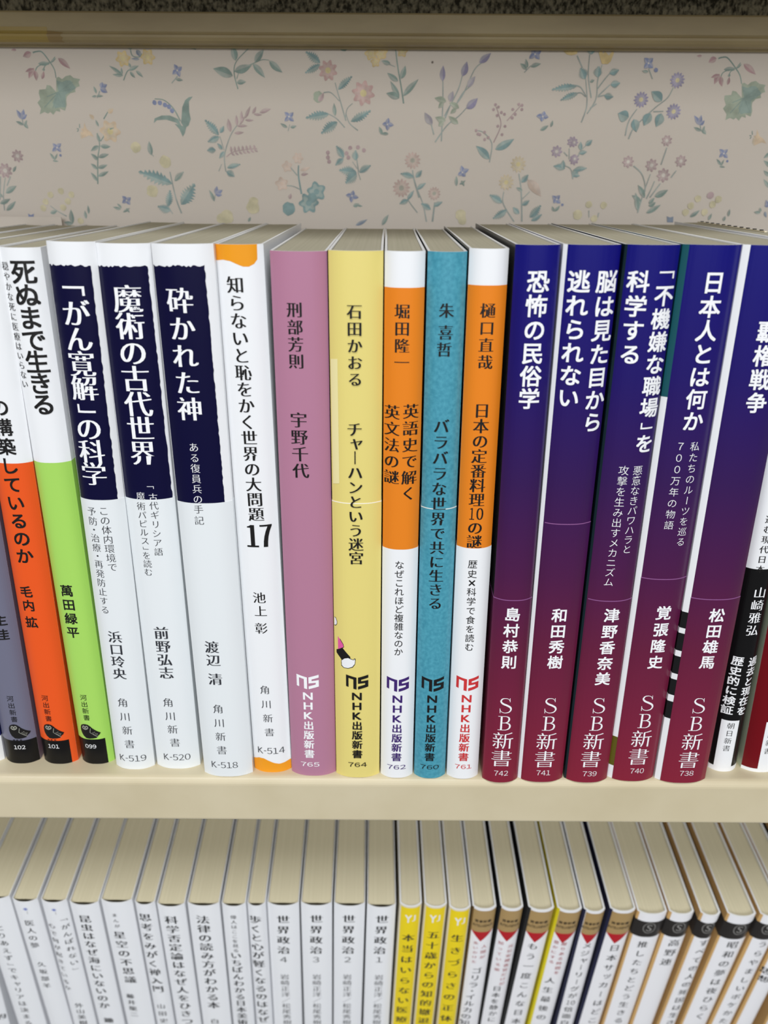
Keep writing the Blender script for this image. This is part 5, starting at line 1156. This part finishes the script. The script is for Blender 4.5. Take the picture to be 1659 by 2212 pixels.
for q in FLOWERS:
    rank += 1
    y = WALL_Y - .03 - .0004*rank
    k = q[0]
    if k in 'LJ':
        whole, half = leaf_pts(*q[1:6], k == 'J')
        flat(whole, q[6], y)
        if q[6] != 'dk': flat(half, q[6]+'_pale', y-.0002)
    elif k == 'S':
        w, c, p = q[1], q[2], q[3]
        # smooth polyline ribbon, tapering
        pts = []
        if len(p) > 2:
            for i in range(len(p)-1):
                a, b, cc, dd = p[max(i-1, 0)], p[i], p[i+1], p[min(i+2, len(p)-1)]
                for j in range(5):
                    t = j/5
                    pts.append(tuple(.5*(2*b[m]+(cc[m]-a[m])*t+(2*a[m]-5*b[m]+4*cc[m]-dd[m])*t*t+(3*b[m]-a[m]-3*cc[m]+dd[m])*t**3) for m in (0, 1)))
            pts.append(p[-1])
        else: pts = p
        l, r = [], []
        for i in range(len(pts)):
            a, b = pts[max(i-1, 0)], pts[min(i+1, len(pts)-1)]
            L = math.hypot(b[0]-a[0], b[1]-a[1]) or 1; ww = w*.5*(1-.4*i/len(pts))
            nx, nz = -(b[1]-a[1])/L*ww, (b[0]-a[0])/L*ww
            l.append((pts[i][0]+nx, pts[i][1]+nz)); r.append((pts[i][0]-nx, pts[i][1]-nz))
        for i in range(len(pts)-1): flat([l[i], l[i+1], r[i+1], r[i]], c, y)
    elif k == 'B': flat([(q[1]+q[3]*math.cos(2*math.pi*i/14)*random.uniform(.86, 1.08), q[2]+q[3]*math.sin(2*math.pi*i/14)*random.uniform(.86, 1.08)) for i in range(14)], q[4], y)
    elif k == 'F':
        _, x, z, r, n, c, cc = q
        a0 = random.uniform(0, 1); m = n*6
        flat([(x+r*(.84+.16*math.cos(n*2*math.pi*i/m))*math.cos(a0+2*math.pi*i/m), z+r*(.84+.16*math.cos(n*2*math.pi*i/m))*math.sin(a0+2*math.pi*i/m)) for i in range(m)], c, y)
        flat([(x+r*(.62+.16*math.cos(n*2*math.pi*i/m+1))*math.cos(a0+.3+2*math.pi*i/m), z+r*(.62+.16*math.cos(n*2*math.pi*i/m+1))*math.sin(a0+.3+2*math.pi*i/m)) for i in range(m)], c+'_pale', y-.0002)
        flat(disc_pts(x, z, r*.28, r*.28, 12), cc, y-.0003)
    elif k == 'P': flat(q[1], q[2], y)
wall = finish('wall_back', bm, [wall_m] + ['print_'+k for k in fkeys])
tag(wall, 'back wall covered in pale wallpaper with scattered meadow flowers', 'wall', kind='structure')

rail_m = pbr('cream_moulding', (149, 133, 98), 0.42, 0.1)
mottle(rail_m, (142, 126, 92), (157, 141, 105), 22, 5, (1, 1, 4))
bm = bmesh.new()
zb = 233.9
prof = [(WALL_Y-.01, zb), (WALL_Y-2.0, zb), (WALL_Y-2.2, zb+.5), (WALL_Y-5.6, zb+.9), (WALL_Y-6.6, zb+1.6), (WALL_Y-7.1, zb+2.6), (WALL_Y-7.0, zb+3.4), (WALL_Y-6.4, zb+3.75),
        (WALL_Y-6.2, zb+4.1), (WALL_Y-6.4, zb+4.5), (WALL_Y-6.6, zb+10.1), (WALL_Y-6.2, zb+10.6), (WALL_Y-5.5, zb+10.8), (WALL_Y-.01, zb+10.8)]
extrude_x(bm, prof, -420, 420)
rail = finish('trim_1', bm, [rail_m])
tag(rail, 'cream moulded rail along the top of the wallpaper', 'trim', kind='structure')

felt = pbr('dark_speckled_felt', (70, 66, 58), 0.95, 0, 0.1)
mottle(felt, (56, 53, 44), (152, 145, 124), 800, 3, (1, 1, .6), 0.36, 0.64)
bm = bmesh.new()
bmesh.ops.create_grid(bm, x_segments=420, y_segments=60, size=.5)
for v in bm.verts:
    x, y = v.co.x*840, v.co.y*60
    v.co = Vector((x, WALL_Y+1.5+random.uniform(-.5, .5), 272+y))
for f in bm.faces:
    f.normal_update()
    if f.normal.y > 0: f.normal_flip()
top_wall = finish('wall_top', bm, [felt], smooth=True)
tag(top_wall, 'dark speckled rough wall strip above the cream rail', 'wall', kind='structure')

# tape stuck on the rail
tape_m = pbr('aged_tape', (150, 128, 68), 0.35, 0.2); tape2 = pbr('aged_tape_end', (134, 112, 72), 0.35, 0.2)
root = bpy.data.objects.new('adhesive_tape', None); COL.objects.link(root); root.location = Vector((-130, WALL_Y-7.2, zb+4))*MM
tag(root, 'yellowed strip of adhesive tape stuck on the cream rail at its left end', 'tape')
for nm, pts, m, y in (('tape_strip', TAPE, tape_m, 0.0), ('torn_end', TAPE_TORN, tape2, .01)):
    bm = bmesh.new()
    vs = [bm.verts.new((x+130, y, min(max(z, zb+.95), zb+10.0)-zb-4)) for x, z in pts]
    f = bm.faces.new(vs); f.normal_update()
    bmesh.ops.triangulate(bm, faces=bm.faces[:])
    for zc in (-3.1, -2.4, -1.4, -.6, -.25, .1, .5, 6.1):
        bmesh.ops.bisect_plane(bm, geom=bm.verts[:]+bm.edges[:]+bm.faces[:], dist=1e-5, plane_co=(0, 0, zc), plane_no=(0, 0, 1))
    def rail_y(z):
        z += 4
        pr = [(p[1]-zb, p[0]-(WALL_Y-7.2)) for p in prof[3:12]]
        for (za, ya), (zc, yc) in zip(pr, pr[1:]):
            if za <= z <= zc: return ya+(yc-ya)*(z-za)/max(zc-za, 1e-6)
        return pr[0][1] if z < pr[0][0] else pr[-1][1]
    for v in bm.verts: v.co.y = rail_y(v.co.z) - .06 - y
    for f in bm.faces:
        f.normal_update()
        if f.normal.y > 0: f.normal_flip()
    finish(nm, bm, [m], root)

# ------------------------------------------------------------------ bookcase
cream = pbr('cream_enamel', (206, 194, 164), 0.42, 0.15)
nzc = mottle(cream, (200, 187, 155), (211, 199, 169), 30, 6, (1, 1, 1), .3, .7)
case = bpy.data.objects.new('bookcase', None); COL.objects.link(case); case.location = (0, 0.06, -0.2)
tag(case, 'cream enamelled bookcase whose shelves carry two rows of paperbacks', 'bookcase')
def board(name, y_front, y_back, z_top, thick, M=None, lip=2.6):
    bm = bmesh.new(); pr = []
    for i in range(7):
        a = math.pi/2*i/6; pr.append((y_front+lip-lip*math.sin(a), z_top-lip+lip*math.cos(a)))
    for i in range(5):
        a = math.pi/2*i/4; pr.append((y_front+1.2-1.2*math.cos(a), z_top-thick+1.2-1.2*math.sin(a)))
    pr += [(y_back, z_top-thick), (y_back, z_top)]
    extrude_x(bm, pr, -400, 400)
    if M is not None: bmesh.ops.transform(bm, matrix=M, verts=bm.verts)
    bmesh.ops.translate(bm, vec=(0, -60, 200), verts=bm.verts)
    return finish(name, bm, [cream], case)
board('shelf_board', 0.0, WALL_Y-.2, 0.0, 18.1)
LM = Matrix.Translation(Vector(LOW_O)) @ Matrix(LOW_M).to_4x4()
board('shelf_board', -6.0, 118, -175.6, 18.0, LM)
board('shade_board', -6.0, WALL_Y-.5, 288.0, 20.0)  # unseen board added overhead to shade the rail and wallpaper
bm = bmesh.new()
box(bm, -400, 400, 1.0, 9.0, -200, -1.0, 0); 
bmesh.ops.transform(bm, matrix=LM @ Matrix.Translation((0, 116, 20)), verts=bm.verts)
bmesh.ops.translate(bm, vec=(0, -60, 200), verts=bm.verts)
finish('back_panel', bm, [cream], case)

# white sheet behind the leftmost books
sheet = bmesh.new(); box(sheet, -190, -127, 114.6, 115.0, 0.05, 175.6)
o = finish('paper_sheet', sheet, ['wallpaper_ground'])
tag(o, 'white paper sheet standing against the wallpaper behind the leftmost upper-shelf books', 'sheet of paper')

# ------------------------------------------------------------------ the books
for d in UPPER: 
    b = paperback(d, 106.0, False)
    if d['name'] == 'asa':
        bm = bmesh.new(); hw = d['T']/2
        box(bm, hw-1.5, hw-.36, 44, 104, d['h']-.3, d['h']+.02, 0)
        for k in range(11): box(bm, hw-1.35, hw-.5, 47+k*5.3, 48.2+k*5.3, d['h']-.2, d['h']+.3, 1)
        finish('perforated_strip', bm, ['cream', 'ink'], b)
for d in LOWER: paperback(d, 104.0, True)
